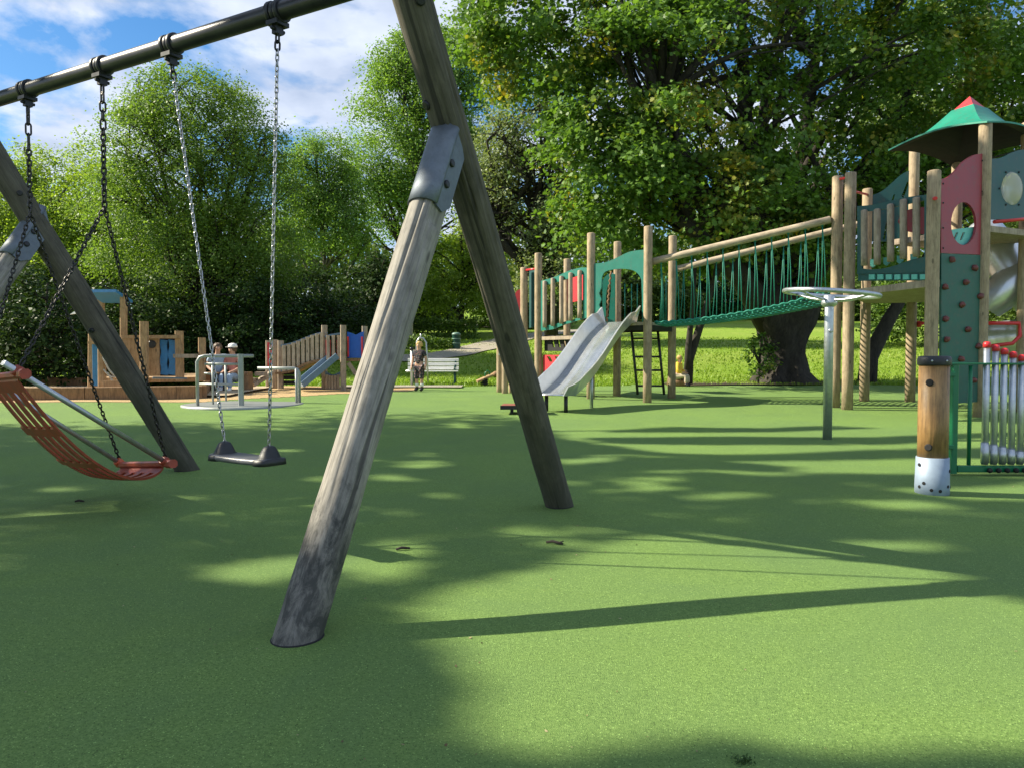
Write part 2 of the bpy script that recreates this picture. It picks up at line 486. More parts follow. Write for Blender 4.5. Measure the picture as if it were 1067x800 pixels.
def print_cloth():
    m, N, L, B = new_mat('printed_cotton')
    v = N.new('ShaderNodeTexVoronoi'); v.inputs['Scale'].default_value = 38
    L.new(N.new('ShaderNodeTexCoord').outputs['Object'], v.inputs['Vector'])
    r = ramp(N, [(.0, (.02, .02, .03)), (.45, (.03, .025, .035)), (.6, (.05, .035, .045)), (.78, (.26, .13, .11)), (.9, (.05, .08, .05)), (1, (.25, .2, .22))])
    sp = N.new('ShaderNodeSeparateColor'); L.new(v.outputs['Color'], sp.inputs[0])
    L.new(sp.outputs[0], r.inputs[0]); L.new(r.outputs[0], B.inputs['Base Color']); B.inputs['Roughness'].default_value = .85
    return m
M['print'] = print_cloth()
def bubble_mat():
    m, N, L, B = new_mat('clear_acrylic')
    B.inputs['Base Color'].default_value = (.72, .70, .62, 1); B.inputs['Roughness'].default_value = .18
    B.inputs['Transmission Weight'].default_value = .55; B.inputs['IOR'].default_value = 1.2
    return m
M['bubble'] = bubble_mat()
def surf(name, lo, mid, hi, patch):
    m, N, L, B = new_mat(name)
    tc = N.new('ShaderNodeTexCoord').outputs['Object']
    g1 = noise(N, L, 260, 3, .7, tc)
    g2 = noise(N, L, 95, 4, .65, tc)
    v = N.new('ShaderNodeTexVoronoi'); v.inputs['Scale'].default_value = 330; L.new(tc, v.inputs['Vector'])
    ml = N.new('ShaderNodeMath'); ml.operation = 'MULTIPLY_ADD'; ml.inputs[1].default_value = .5
    L.new(g1.outputs['Fac'], ml.inputs[0])
    m2 = N.new('ShaderNodeMath'); m2.operation = 'MULTIPLY'; m2.inputs[1].default_value = .5
    L.new(g2.outputs['Fac'], m2.inputs[0]); L.new(m2.outputs[0], ml.inputs[2])
    r = ramp(N, [(.34, lo), (.5, mid), (.66, hi)]); L.new(ml.outputs[0], r.inputs[0])
    big = noise(N, L, .8, 7, .68, tc, None, .6)
    rb = ramp(N, [(.38, (0, 0, 0)), (.66, (.75, .75, .75))]); L.new(big.outputs['Fac'], rb.inputs[0])
    col = mixc(N, L, rb.outputs[0], r.outputs[0], patch)
    sp = N.new('ShaderNodeSeparateColor'); L.new(v.outputs['Color'], sp.inputs[0])
    fl = ramp(N, [(.972, (0, 0, 0)), (.99, (.55, .55, .55))]); L.new(sp.outputs[0], fl.inputs[0])
    col = mixc(N, L, fl.outputs[0], col, tuple(min(1, c * 2.1 + .03) for c in hi))
    fd = ramp(N, [(.955, (0, 0, 0)), (.975, (.7, .7, .7))]); L.new(sp.outputs[1], fd.inputs[0])
    col = mixc(N, L, fd.outputs[0], col, tuple(c * .35 for c in lo))
    L.new(col, B.inputs['Base Color']); B.inputs['Roughness'].default_value = .82
    B.inputs['Specular IOR Level'].default_value = .3
    b1 = N.new('ShaderNodeMath'); b1.operation = 'ADD'
    L.new(ml.outputs[0], b1.inputs[0]); L.new(v.outputs['Distance'], b1.inputs[1])
    L.new(bump(N, L, b1.outputs[0], .004, .8), B.inputs['Normal'])
    return m
M['surface'] = surf('green_rubber_surface', (.066, .128, .026), (.148, .252, .054), (.255, .385, .105), (.120, .208, .062))
M['tan'] = surf('tan_rubber_surface', (.36, .24, .11), (.46, .32, .155), (.55, .40, .22), (.44, .31, .16))
M['path'] = surf('worn_asphalt_path', (.26, .235, .19), (.34, .31, .25), (.42, .39, .33), (.32, .29, .23))
def lawn():
    m, N, L, B = new_mat('lawn_turf')
    tc = N.new('ShaderNodeTexCoord').outputs['Object']
    a = noise(N, L, 26, 6, .7, tc); b = noise(N, L, .5, 5, .6, tc)
    r = ramp(N, [(.3, (.11, .20, .016)), (.5, (.19, .305, .027)), (.72, (.27, .40, .05))]); L.new(a.outputs['Fac'], r.inputs[0])
    rb = ramp(N, [(.4, (0, 0, 0)), (.75, (.6, .6, .6))]); L.new(b.outputs['Fac'], rb.inputs[0])
    col = mixc(N, L, rb.outputs[0], r.outputs[0], (.29, .34, .075))
    L.new(col, B.inputs['Base Color']); B.inputs['Roughness'].default_value = .9; B.inputs['Specular IOR Level'].default_value = .2
    L.new(bump(N, L, a.outputs['Fac'], .05, .8), B.inputs['Normal'])
    return m
M['lawn'] = lawn()
M['blade'] = leaf_mat('grass_blade', (.125, .225, .018), (.25, .38, .045), trans=.35)
M['soil'] = surf('bare_soil', (.045, .032, .020), (.085, .062, .038), (.15, .11, .065), (.10, .085, .04))
M['sand'] = surf('play_sand', (.40, .31, .20), (.48, .38, .26), (.56, .46, .33), (.45, .36, .25))
LV = {
    'syc': leaf_mat('sycamore_leaf', (0.078, 0.160, 0.030), (0.150, 0.270, 0.052), (.46, .32, .035), .10, .42, .55),
    'birch': leaf_mat('birch_leaf', (0.120, 0.210, 0.042), (0.180, 0.290, 0.060), None, 0, .45),
    'lime': leaf_mat('light_green_leaf', (0.166, 0.264, 0.039), (0.299, 0.412, 0.070), None, 0, .5),
    'ash': leaf_mat('ash_leaf', (0.115, 0.215, 0.045), (0.205, 0.340, 0.075), None, 0, .45),
    'pale': leaf_mat('willow_leaf', (0.150, 0.202, 0.088), (0.264, 0.325, 0.157), None, 0, .35),
    'dark': leaf_mat('dark_laurel_leaf', (.018, .042, .012), (.045, .085, .022), None, 0, .22, rough=.5, spec=.12),
    'hedge': leaf_mat('hedge_leaf', (0.054, 0.115, 0.016), (0.135, 0.223, 0.034), None, 0, .3),
    'shade': leaf_mat('limetree_leaf', (0.068, 0.121, 0.024), (0.135, 0.203, 0.041), None, 0, .3),
}

# ------------------------------------------------------------------ setting: ground sheets
def sheet(name, xs, ys, zf, mat, keep=None, kind='structure'):
    X, Y = np.meshgrid(xs, ys)
    Z = np.vectorize(zf)(X, Y)
    nx, ny = len(xs), len(ys)
    V = np.stack([X.ravel(), Y.ravel(), Z.ravel()], 1)
    i = np.arange(nx * ny).reshape(ny, nx)
    F = np.stack([i[:-1, :-1], i[:-1, 1:], i[1:, 1:], i[1:, :-1]], -1).reshape(-1, 4)
    if keep is not None:
        c = V[F].mean(1)
        F = F[[keep(p[0], p[1]) for p in c]]
    me = bpy.data.meshes.new(name)
    me.from_pydata(V.tolist(), [], F.tolist())
    me.polygons.foreach_set('use_smooth', [True] * len(me.polygons))
    o = bpy.data.objects.new(name, me); COL.objects.link(o)
    me.materials.append(mat)
    o['kind'] = kind
    return o
def strip(name, pts, w, mat, dz, kind='structure'):     # a ribbon laid along the lawn
    P = [Vector(p) for p in pts]; dense = []
    for a, b in zip(P[:-1], P[1:]):
        n = max(2, int((b - a).length / .5))
        dense += [a.lerp(b, k / n) for k in range(n)]
    dense.append(P[-1]); m = MB(); vs = []
    K = 6
    for i, p in enumerate(dense):
        t = (dense[min(i + 1, len(dense) - 1)] - dense[max(i - 1, 0)]); t.z = 0; t.normalize()
        s = Vector((t.y, -t.x, 0))
        for k in range(K + 1):
            q = p + s * w * (k / K - .5) * (1 + .06 * math.sin(i * 1.7 + k))
            vs.append((q.x, q.y, terrain(q.x, q.y) + dz))
    fs = [(i * (K + 1) + k, i * (K + 1) + k + 1, (i + 1) * (K + 1) + k + 1, (i + 1) * (K + 1) + k) for i in range(len(dense) - 1) for k in range(K)]
    m.add(vs, fs, True)
    o = bpy.data.objects.new(name, mesh_from(name, m)); COL.objects.link(o); o.data.materials.append(mat); o['kind'] = kind
    return o
EDGE = lambda x: 19.0 + .25 * math.sin(x * .45) + (.5 if x > 3 else 0)
def ground_z(x, y):
    z = terrain(x, y)
    if y < 19.4 and abs(x) < 15.5: z -= .07 * smooth((19.4 - y) / .4 + .0)
    return z
xs = np.concatenate([np.arange(-95, -16, 2.5), np.arange(-16, 16, .4), np.arange(16, 96, 2.5)])
ys = np.concatenate([np.arange(-14, 18, 2.0), np.arange(18, 40, .4), np.arange(40, 130, 2.0)])
sheet('ground', xs, ys, ground_z, M['lawn'])
sheet('safety_surface', np.arange(-15, 15.01, .25), np.arange(-8, 19.81, .2), lambda x, y: .02 * y + und(x, y), M['surface'],
      keep=lambda x, y: y < EDGE(x))
def tan_keep(x, y):
    front = 13.9 + .35 * smooth((x + 9) / 5) + max(0, x + 5.6) * .95
    return x < -2.2 and y > front and y < EDGE(x) - .1
sheet('tan_surface', np.arange(-14.5, -1.9, .15), np.arange(13.5, 19.4, .15), lambda x, y: .02 * y + und(x, y) + .006, M['tan'], keep=tan_keep)
strip('path', [(-4.2, 18.55, 0), (-1.2, 18.55, 0)], .8, M['path'], .03)
_pp = [gpt(u, v) for u, v in ((405, 374), (440, 373), (468, 370), (495, 364), (522, 357), (548, 351), (580, 347), (640, 343))]
strip('path', _pp, 1.5, M['path'], .035)
strip('path', [gpt(470, 341), gpt(500, 340), gpt(545, 341)], 2.4, M['path'], .035)

strip('soil', [(3.9, 19.75, 0), (5.4, 19.9, 0), (7.2, 20.0, 0), (9.6, 20.3, 0)], 1.3, M['soil'], .022)
# ------------------------------------------------------------------ foliage
MAPLE = np.array([(0, -.5), (.30, -.42), (.26, -.22), (.52, -.08), (.30, .10), (.34, .34), (.12, .26), (0, .52), (-.12, .26), (-.34, .34), (-.30, .10), (-.52, -.08), (-.26, -.22), (-.30, -.42)])
OVAL = np.array([(0, -.5), (.26, -.2), (.27, .14), (0, .5), (-.27, .14), (-.26, -.2)])
DIAM = np.array([(0, -.5), (.26, 0), (0, .5), (-.26, 0)])
def leaf_mesh(name, P, Nn, size, shape):
    n, k = len(P), len(shape)
    Nn = Nn / np.linalg.norm(Nn, axis=1, keepdims=True)
    a = nrg.normal(size=(n, 3)); X = np.cross(Nn, a); X /= np.linalg.norm(X, axis=1, keepdims=True) + 1e-9
    Yv = np.cross(Nn, X)
    sh = shape[None] * size[:, None, None]
    V = P[:, None] + X[:, None] * sh[..., :1] + Yv[:, None] * sh[..., 1:]
    V = V - Nn[:, None] * (np.abs(sh[..., :1]) * .35)      # a slight keel
    V = V.reshape(-1, 3)
    me = bpy.data.meshes.new(name)
    me.vertices.add(n * k); me.vertices.foreach_set('co', V.ravel().astype(np.float32))
    me.loops.add(n * k); me.loops.foreach_set('vertex_index', np.arange(n * k, dtype=np.int32))
    me.polygons.add(n); me.polygons.foreach_set('loop_start', np.arange(0, n * k, k, dtype=np.int32))
    me.polygons.foreach_set('loop_total', np.full(n, k, dtype=np.int32))
    me.update(calc_edges=True)
    return me
def crown_points(ells, ncl, lpc, csize, flat=.6, shell=.5, low=-.75):
    w = np.array([e[1][0] * e[1][2] + e[1][1] * e[1][0] for e in ells], float); w /= w.sum()
    cls, pts, nrm = [], [], []
    for _ in range(ncl):
        c, r = ells[nrg.choice(len(ells), p=w)]
        while True:
            d = nrg.normal(size=3); d /= np.linalg.norm(d)
            if d[2] > low: break
        rf = shell + (1 - shell) * nrg.random() ** .6
        cc = np.array(c) + d * np.array(r) * rf
        cls.append(cc)
        cs = csize * nrg.uniform(.6, 1.35); m = int(lpc * nrg.uniform(.6, 1.4))
        q = nrg.normal(size=(m, 3)) * [cs, cs, cs * flat] * .6
        q[:, 2] -= .25 * (q[:, 0] ** 2 + q[:, 1] ** 2) / cs       # sprays droop at their rim
        pts.append(cc + q)
        nn = nrg.normal(size=(m, 3)) * .55 + [0, 0, .75] + d * .45
        nrm.append(nn)
    return np.array(cls), np.concatenate(pts), np.concatenate(nrm)
def bez(a, b, c, n):
    return [a * (1 - t) ** 2 + b * 2 * t * (1 - t) + c * t * t for t in np.linspace(0, 1, n)]
def wig(pts, amp):
    out = [np.array(pts[0])]
    for p in pts[1:]: out.append(np.array(p) + nrg.normal(size=3) * amp)
    return out
def tree(name, label, base, tr, ells, ncl, lpc, csize, lsize, lmat, bmat='bark', shape=OVAL, group=None, stems=None,
         nlimb=30, limb_r=.35, cat='tree', keep=None, flat=.6, shell=.5, low=-.75, top=.75, wob=.25, twig=.014):
    base = np.array(base, float)
    th_ = thing(name, base.tolist(), label, cat, group)
    cls, P, Nn = crown_points(ells, ncl, lpc, csize, flat, shell, low)
    if keep is not None:
        k = keep(P); P, Nn = P[k], Nn[k]
    sz = lsize * nrg.uniform(.65, 1.3, len(P))
    cm = leaf_mesh('crown', P - base, Nn, sz, shape)
    co = bpy.data.objects.new('crown', cm); COL.objects.link(co); co.parent = th_; cm.materials.append(LV[lmat])
    m = MB()
    ctr = np.mean([e[0] for e in ells], 0); zt = max(e[0][2] + e[1][2] * top for e in ells)
    if stems is None:
        tp = np.array([ctr[0], ctr[1], zt])
        stems = [[base + (tp - base) * t + [0, 0, 0] for t in np.linspace(0, 1, 7)]]
        stems = [wig(stems[0], tr * .35)]
        rads = [[tr * 1.35] + [tr * (1 - .14 * k) for k in range(1, 7)]]
    else:
        rads = []
        for s in stems:
            n = len(s); rads.append([tr * (1 - .94 * (k / (n - 1)) ** 1.2) for k in range(n)])
    for s, r in zip(stems, rads):
        s = [np.array(q, float) for q in s]
        s[0] = s[0] - [0, 0, .15]
        m.tube(s, [max(.03, q) for q in r], 9)
    sel = nrg.permutation(len(cls))[:nlimb]
    for i in sel:
        c = cls[i]
        s = stems[nrg.integers(len(stems))]; r = rads[0]
        d = [np.linalg.norm(np.array(q) - c) + (3 if q[2] > c[2] - .2 else 0) for q in s]
        j = max(1, int(np.argmin(d)) - (1 if nrg.random() < .5 else 0)); j = min(j, len(s) - 2)
        a = np.array(s[j]); ln = np.linalg.norm(c - a)
        mid = (a + c) / 2 + nrg.normal(size=3) * wob * ln * .35 + [0, 0, .12 * ln]
        pts = bez(a, mid, c, 7)
        for q in range(2, 6): pts[q] = pts[q] + nrg.normal(size=3) * wob * ln * .05
        if keep is not None and not keep(np.array(pts)).all(): continue
        r0 = max(.035, min(r[min(j, len(r) - 1)] * .6, limb_r * (.25 + .05 * ln) * .6))
        m.tube(pts, [r0 * (1 - .85 * k / 6) + twig * .6 for k in range(7)], 6)
        for _ in range(3):     # side twigs
            if keep is not None: break
            b0 = pts[nrg.integers(2, 6)]; e = c + nrg.normal(size=3) * csize * .5
            m.tube(bez(b0, (b0 + e) / 2 + nrg.normal(size=3) * .15, e, 4), [r0 * .4 + twig * .3, r0 * .3 + twig * .3, twig, twig * .5], 5)
    m.v = [tuple(np.array(p) - base) for p in m.v]
    to = bpy.data.objects.new('trunk', mesh_from('trunk', m)); COL.objects.link(to); to.parent = th_
    to.data.materials.append(M[bmat])
    return th_
def E_(u, v, Y, rx, rz, ry=None):           # crown lobe measured on the photo at distance Y
    p = at(u, v, Y); k = Y / 800
    return (np.array(p), np.array([rx * k, ry if ry else (rx + rz) / 2 * k, rz * k]))
def foot(u, Y):
    x = (u - 533.5) / 800 * Y
    return (x, Y, terrain(x, Y))

# big sycamore over the rope bridge
b = np.array(foot(817, 20.6))
tw = lambda u, v, Y=20.6: np.array(at(u, v, Y))
st = [[tw(815, 335), tw(805, 300), tw(782, 230), tw(776, 120), tw(772, 0), tw(765, -120)],
      [tw(822, 335), tw(842, 295), tw(880, 225, 20.9), tw(930, 130, 21.4), tw(985, 20, 22)],
      [tw(806, 335), tw(778, 292), tw(735, 215, 19.8), tw(690, 110, 19.2), tw(650, 20, 19)],
      [tw(818, 335, 20.9), tw(820, 290, 21.2), tw(832, 190, 22), tw(850, 60, 23), tw(860, -90, 24)],
      [tw(803, 332), tw(772, 288, 20), tw(722, 240, 18.9), tw(672, 205, 18.7)]]
syc = tree('sycamore_tree', 'huge sycamore with thick flared trunk, its broad crown filling the sky over the rope bridge', b, .40,
     [E_(700, 110, 19.5, 140, 120, 3.2), E_(860, 90, 21, 150, 150, 4), E_(575, 20, 20, 95, 95, 2.6), E_(520, 10, 20.5, 50, 70, 2),
      E_(645, 185, 18.8, 62, 75, 1.8), E_(760, 225, 19.2, 120, 68, 2.4), E_(640, 60, 19.5, 75, 120, 2.5),
      E_(870, 235, 21, 90, 60, 2.5), E_(780, -120, 21, 260, 110, 5), E_(960, 120, 21, 110, 130, 3.5), E_(620, 245, 18.6, 30, 42, 1.0)],
     680, 235, .52, .115, 'syc', 'bark', MAPLE, stems=st, nlimb=56, limb_r=.28, shell=.5, low=-.9, flat=.5)
mt = MB(); rows = [(402, 1.05), (396, .80), (388, .64), (376, .57), (362, .555), (350, .60), (338, .72), (322, .88), (306, .80), (296, .35)]
vs = []; sg = 40
for v, r in rows:
    c_ = tw(817, v)
    for k in range(sg):
        t = 2 * math.pi * k / sg
        lob = 1 + (.10 + .16 * max(0, r - .6)) * math.sin(5 * t + 1.0) * (1 if v > 370 or v < 345 else .5) + .06 * math.sin(9 * t + v * .1)
        q = Vector((math.cos(t), math.sin(t), v * .02)); lob += .22 * mnoise.noise(q * 2.3)
        vs.append((c_[0] + math.cos(t) * r * lob, c_[1] + math.sin(t) * r * lob, c_[2]))
mt.add(vs, [(i * sg + k, i * sg + (k + 1) % sg, (i + 1) * sg + (k + 1) % sg, (i + 1) * sg + k) for i in range(len(rows) - 1) for k in range(sg)], True)
bole = part('bole', mt, M['bark'], syc)
tree('basal_shrub', 'small leafy sucker shoots on the left foot of the thick sycamore trunk', foot(790, 19.9), .03,
     [E_(793, 372, 19.8, 17, 24, .35)], 26, 26, .16, .10, 'syc', nlimb=8, cat='shrub', limb_r=.05)

# leaning trunks near the bridge
def leaner(label, pts, r, ells):
    tree('leaning_tree', label, pts[0], r, ells, 26, 60, .5, .14, 'syc', 'bark', MAPLE, stems=[pts], nlimb=12)
leaner('thin leaning two stemmed tree with dark bark left of the thick sycamore trunk', [np.array(foot(716, 19.6)), tw(718, 375, 19.6), tw(731, 335, 19.6), tw(742, 300, 19.7), tw(760, 255, 19.9), tw(790, 190, 20)], .135,
       [E_(770, 210, 20, 50, 40, 1)])
ml = MB(); ml.tube([tw(717, 384, 19.55), tw(717, 366, 19.5), tw(719, 345, 19.45), tw(722, 318, 19.4), tw(724, 275, 19.3)], [.10, .085, .075, .065, .05], 9)
part('stem', ml, M['bark'], bpy.data.objects['leaning_tree'])
leaner('dark trunk leaning to the right behind the rope bridge tower', [np.array(foot(903, 20.5)), tw(906, 372, 20.5), tw(925, 335, 20.4), tw(947, 298, 20.3), tw(975, 250, 20.2), tw(1010, 170, 20)], .26,
       [E_(1000, 190, 20.3, 60, 50, 1.4)])

# left side, back to front
b = np.array(foot(205, 26))
st = [[b + [dx, 0, 0], tw(205 + dx * 20, 330, 26), tw(205 + a * .5, 240, 26), tw(205 + a * .8, 180, 26 + dy), tw(205 + a * .9, 145, 26 + dy)] for dx, a, dy in ((-.25, -45, .5), (.05, 5, -.4), (.3, 45, .4), (.1, 75, -.3), (-.2, -85, .2))]
tree('alder_tree', 'tall rounded many stemmed tree with fine light green leaves behind the play ship', b, .17,
     [E_(205, 175, 26, 92, 92, 2.8), E_(165, 235, 25.4, 78, 85, 2.4), E_(255, 240, 26, 62, 95, 2.4), E_(205, 118, 26, 58, 44, 2), E_(215, 280, 25, 75, 60, 2.2)],
     520, 210, .56, .085, 'birch', 'bark', OVAL, stems=st, nlimb=70, limb_r=.12, shell=.55)
tree('birch_tree', 'yellow green rounded tree at the far left edge, left of the many stemmed tree', foot(60, 30), .2,
     [E_(70, 215, 30, 72, 70, 2.6), E_(10, 235, 29, 60, 62, 2.4), E_(95, 250, 28.5, 52, 70, 2.2), E_(40, 300, 28, 75, 60, 2.4), E_(-60, 240, 29, 60, 80, 2.4)],
     380, 190, .64, .10, 'lime', 'bark_pale', OVAL, nlimb=50, shell=.55)
tree('slender_tree', 'slender tree with a thin straight bare stem and an airy crown beside the ash', foot(343, 36), .13,
     [E_(332, 188, 36, 38, 56, 1.7), E_(348, 230, 36, 42, 48, 1.8), E_(310, 225, 36.5, 26, 55, 1.3)],
     260, 160, .6, .105, 'ash', 'bark_pale', OVAL, nlimb=36, shell=.4)
tree('ash_tree', 'tall airy ash tree rising into the clouds behind the swing frame', foot(430, 45), .3,
     [E_(440, 110, 45, 70, 78, 3), E_(405, 165, 44.5, 48, 60, 2.5), E_(475, 70, 45, 45, 55, 2.4), E_(470, 180, 44, 55, 70, 2.5), E_(430, 70, 45, 36, 42, 2), E_(390, 215, 44, 48, 50, 2.4)],
     420, 190, .85, .145, 'ash', 'bark', OVAL, nlimb=70, shell=.5)
tree('dark_evergreen', 'dark evergreen tree in shade between the slender tree and the wooden swing leg', foot(395, 33), .2,
     [E_(394, 303, 33, 36, 40, 1.7), E_(375, 330, 33, 40, 30, 1.7)], 120, 110, .55, .16, 'dark', nlimb=20)
b = np.array(foot(575, 32))
st = [[b, tw(572, 300, 32), tw(560, 230, 32), tw(545, 170, 31.7), tw(535, 120, 31.5)], [b, tw(574, 300, 32), tw(585, 250, 32), tw(560, 205, 31.6), tw(600, 160, 31.6)],
      [b, tw(571, 300, 32), tw(545, 270, 32), tw(518, 240, 31.8), tw(505, 200, 31.7)]]
tree('old_willow', 'old tree with twisting black limbs and sparse grey green leaves left of the sycamore', b, .3,
     [E_(552, 150, 32, 56, 62, 2), E_(585, 225, 32, 42, 50, 1.8), E_(518, 205, 32, 34, 60, 1.8), E_(560, 285, 31, 40, 34, 1.6)],
     250, 130, .55, .12, 'pale', 'bark', OVAL, stems=st, nlimb=75, limb_r=.5, wob=.9, shell=.4, twig=.03)
tree('hawthorn_tree', 'bright green bushy tree behind the clipped hedge at the centre', foot(480, 36), .14,
     [E_(468, 282, 36, 44, 50, 1.6), E_(505, 296, 35.6, 34, 36, 1.4), E_(500, 250, 36, 30, 36, 1.4), E_(452, 305, 35.6, 30, 26, 1.2)], 190, 130, .52, .12, 'lime', nlimb=25)
tree('dark_tree', 'dark tall tree at the upper right corner behind the roofed tower', foot(1040, 29), .3,
     [E_(1010, 60, 29, 110, 120, 4), E_(1090, 150, 28, 90, 140, 4), E_(960, 170, 29, 70, 90, 3)], 230, 110, .95, .21, 'shade', nlimb=60, shape=OVAL)
for u, v, Y, rx, rz, lab, mt_ in ((985, 305, 30, 70, 34, 'light green bush behind the climbing wall and tower posts', 'hedge'),
                                 (1058, 275, 26, 45, 60, 'leafy bush at the right edge behind the tube slide', 'shade'),
                                 (48, 340, 19.5, 60, 62, 'dark glossy laurel bush at the left edge beside the play ship', 'dark'),
                                 (150, 345, 23, 75, 56, 'dark shaded bush right behind the play ship', 'dark'),
                                 (262, 345, 24, 62, 56, 'dark bush behind the two seated adults', 'dark'),
                                 (110, 318, 27.5, 70, 50, 'dark leafy bush in the second row behind the play ship', 'dark'),
                                 (215, 325, 28, 80, 48, 'dark leafy bush in the second row under the many stemmed tree', 'dark'),
                                 (310, 322, 30, 75, 50, 'dark leafy bush in the second row under the slender tree', 'dark'),
                                 (10, 325, 26, 70, 55, 'dark leafy bush in the second row at the far left edge', 'dark'),
                                 (345, 352, 27, 60, 44, 'dark bush behind the small slatted play bridge', 'dark'),
                                 (430, 318, 40, 45, 28, 'mid green bush above the clipped hedge', 'shade'),
                                 (545, 315, 41, 50, 34, 'green bush behind the left end of the big play structure', 'hedge'),
                                 (668, 306, 47, 70, 34, 'green bush on the bank left of the sycamore trunk', 'shade'),
                                 (772, 304, 49, 70, 32, 'dark bush on the bank behind the sycamore trunk', 'dark'),
                                 (890, 305, 48, 80, 32, 'dark bush on the bank right of the sycamore trunk', 'shade')):
    e = E_(u, v, Y, rx, rz)
    fz = foot(u, Y)
    e2 = (np.array([e[0][0], e[0][1] + .3, (e[0][2] + fz[2]) / 2]), e[1] * [1.05, 1, .75])
    ar = rx * rz * 4 * (Y / 800) ** 2
    tree('bush', lab, fz, .07, [e, e2], int(60 + ar * 6), 120, .42, max(.11, .0042 * Y), mt_, nlimb=14, cat='bush', limb_r=.1, shell=.6, group=None)
def hedge(label, u0, u1, v0, v1, Y, dpt, mat, lsize):
    a, c_ = at(u0, v0, Y), at(u1, v0, Y); zt = at(u0, v0, Y).z
    z0 = terrain((a.x + c_.x) / 2, Y)
    n = int((c_.x - a.x) * (zt - z0 + dpt) * 330 * (.13 / lsize) ** 2)
    P = np.stack([nrg.uniform(a.x, c_.x, n), Y + nrg.uniform(0, dpt, n), nrg.uniform(z0, zt, n)], 1)
    side = nrg.random(n)
    P[side < .4, 1] = Y + nrg.random((side < .4).sum()) ** 2 * .25
    P[side > .65, 2] = zt - nrg.random((side > .65).sum()) ** 2 * .25
    P += nrg.normal(size=P.shape) * .05
    P[:, 2] += .07 * np.sin(P[:, 0] * 3.1) * (P[:, 2] - z0) / (zt - z0)
    Nn = nrg.normal(size=(n, 3)) * .7 + [0, -.3, .6]
    base = np.array([(a.x + c_.x) / 2, Y + dpt / 2, z0])
    me = leaf_mesh('hedge', P - base, Nn, lsize * nrg.uniform(.7, 1.3, n), OVAL)
    o = bpy.data.objects.new('hedge', me); COL.objects.link(o); o.location = base; me.materials.append(LV[mat])
    return tag(o, label, 'hedge')
hedge('long clipped hedge with a sunlit flat top behind the white bench and bin', 392, 497, 333, 352, 33, 1.6, 'hedge', .12)
hedge('low patchy hedge of small shrubs between the white bench and the tall hedge', 424, 474, 352, 366, 28.5, .8, 'hedge', .10)

# the wood that closes the park, far behind: one mass
n = 110000
ang = nrg.uniform(-1.05, 1.05, n); rad = 66 + nrg.uniform(0, 14, n)
X_ = np.sin(ang) * rad * 1.15; Y_ = np.cos(ang) * rad
topz = 7.5 + 1.6 * np.sin(X_ * .13) + 1.2 * np.sin(X_ * .31 + 1) + 1.2 * np.sin(X_ * .8)
zz = np.array([terrain(x, y) for x, y in zip(X_, Y_)])
P = np.stack([X_, Y_, zz + topz * nrg.random(n) ** .8], 1)
P += nrg.normal(size=P.shape) * .35
me = leaf_mesh('far_wood', P, nrg.normal(size=(n, 3)) * .7 + [0, -.2, .6], nrg.uniform(.3, .6, n), OVAL)
fw = bpy.data.objects.new('far_wood', me); COL.objects.link(fw); me.materials.append(LV['shade'])
tag(fw, 'distant wood closing the park behind all the single trees', 'wood', kind='stuff')

# ------------------------------------------------------------------ trees left of the frame that shade the swings
def pip(u, v, poly):
    ins = np.zeros(len(u), bool); n = len(poly)
    for i in range(n):
        x0, y0 = poly[i]; x1, y1 = poly[(i + 1) % n]
        cnd = (y0 > v) != (y1 > v)
        with np.errstate(divide='ignore', invalid='ignore'):
            xi = (x1 - x0) * (v - y0) / (y1 - y0 + 1e-12) + x0
        ins ^= cnd & (u < xi)
    return ins
def G2(pl): return [tuple(gp(u, v))[:2] for u, v in pl]
# outlines of the shade on the ground (metres, from the photograph)
SHADE = [G2([(-700, 452), (-200, 433), (0, 431), (150, 429), (330, 426), (470, 427), (540, 436), (585, 458), (690, 474), (800, 486), (900, 510), (1067, 530), (1300, 560), (1300, 612), (1067, 602), (1010, 592),
             (930, 580), (860, 574), (760, 556), (700, 549), (640, 556), (560, 586), (500, 594), (455, 602), (415, 622), (385, 640), (420, 655), (440, 690), (458, 722), (430, 752), (450, 778), (530, 830), (200, 1500), (-2500, 1500)]),
         G2([(600, 815), (640, 790), (690, 778), (745, 782), (800, 800), (900, 900), (600, 900)])]
HALF = [G2([(600, 452), (760, 440), (1067, 452), (1300, 470), (1300, 560), (1067, 535), (900, 510), (690, 474)])]
LIT = [G2(p) for p in ([(180, 604), (230, 584), (330, 570), (335, 592), (300, 606), (230, 612)], [(325, 600), (345, 570), (420, 573), (440, 590), (400, 603)], [(195, 534), (240, 527), (255, 531), (215, 538)],
                       [(620, 501), (700, 495), (720, 503), (650, 508)], [(560, 478), (640, 474), (650, 482), (590, 486)], [(395, 480), (460, 476), (470, 484), (410, 492)],
                       [(690, 515), (790, 512), (800, 520), (700, 522)], [(480, 556), (560, 545), (575, 553), (500, 564)], [(30, 510), (80, 505), (90, 511), (45, 516)],
                       [(380, 500), (420, 493), (440, 500), (400, 508)], [(560, 500), (600, 498), (610, 503), (565, 506)], [(800, 560), (960, 560), (1000, 572), (900, 577), (820, 570)],
                       [(640, 533), (700, 530), (720, 537), (650, 542)], [(250, 470), (310, 466), (320, 472), (262, 476)])]
TOWER_SHADE = [(5.9, 11.7, 2.5, 1.2), (5.9, 10.9, 2.9, .9), (6.4, 11.0, 1.4, 1.3), (7.6, 11.8, 3.0, 1.2), (-.32, 3.8, 2.12, .34)]
_r = random.Random(5)
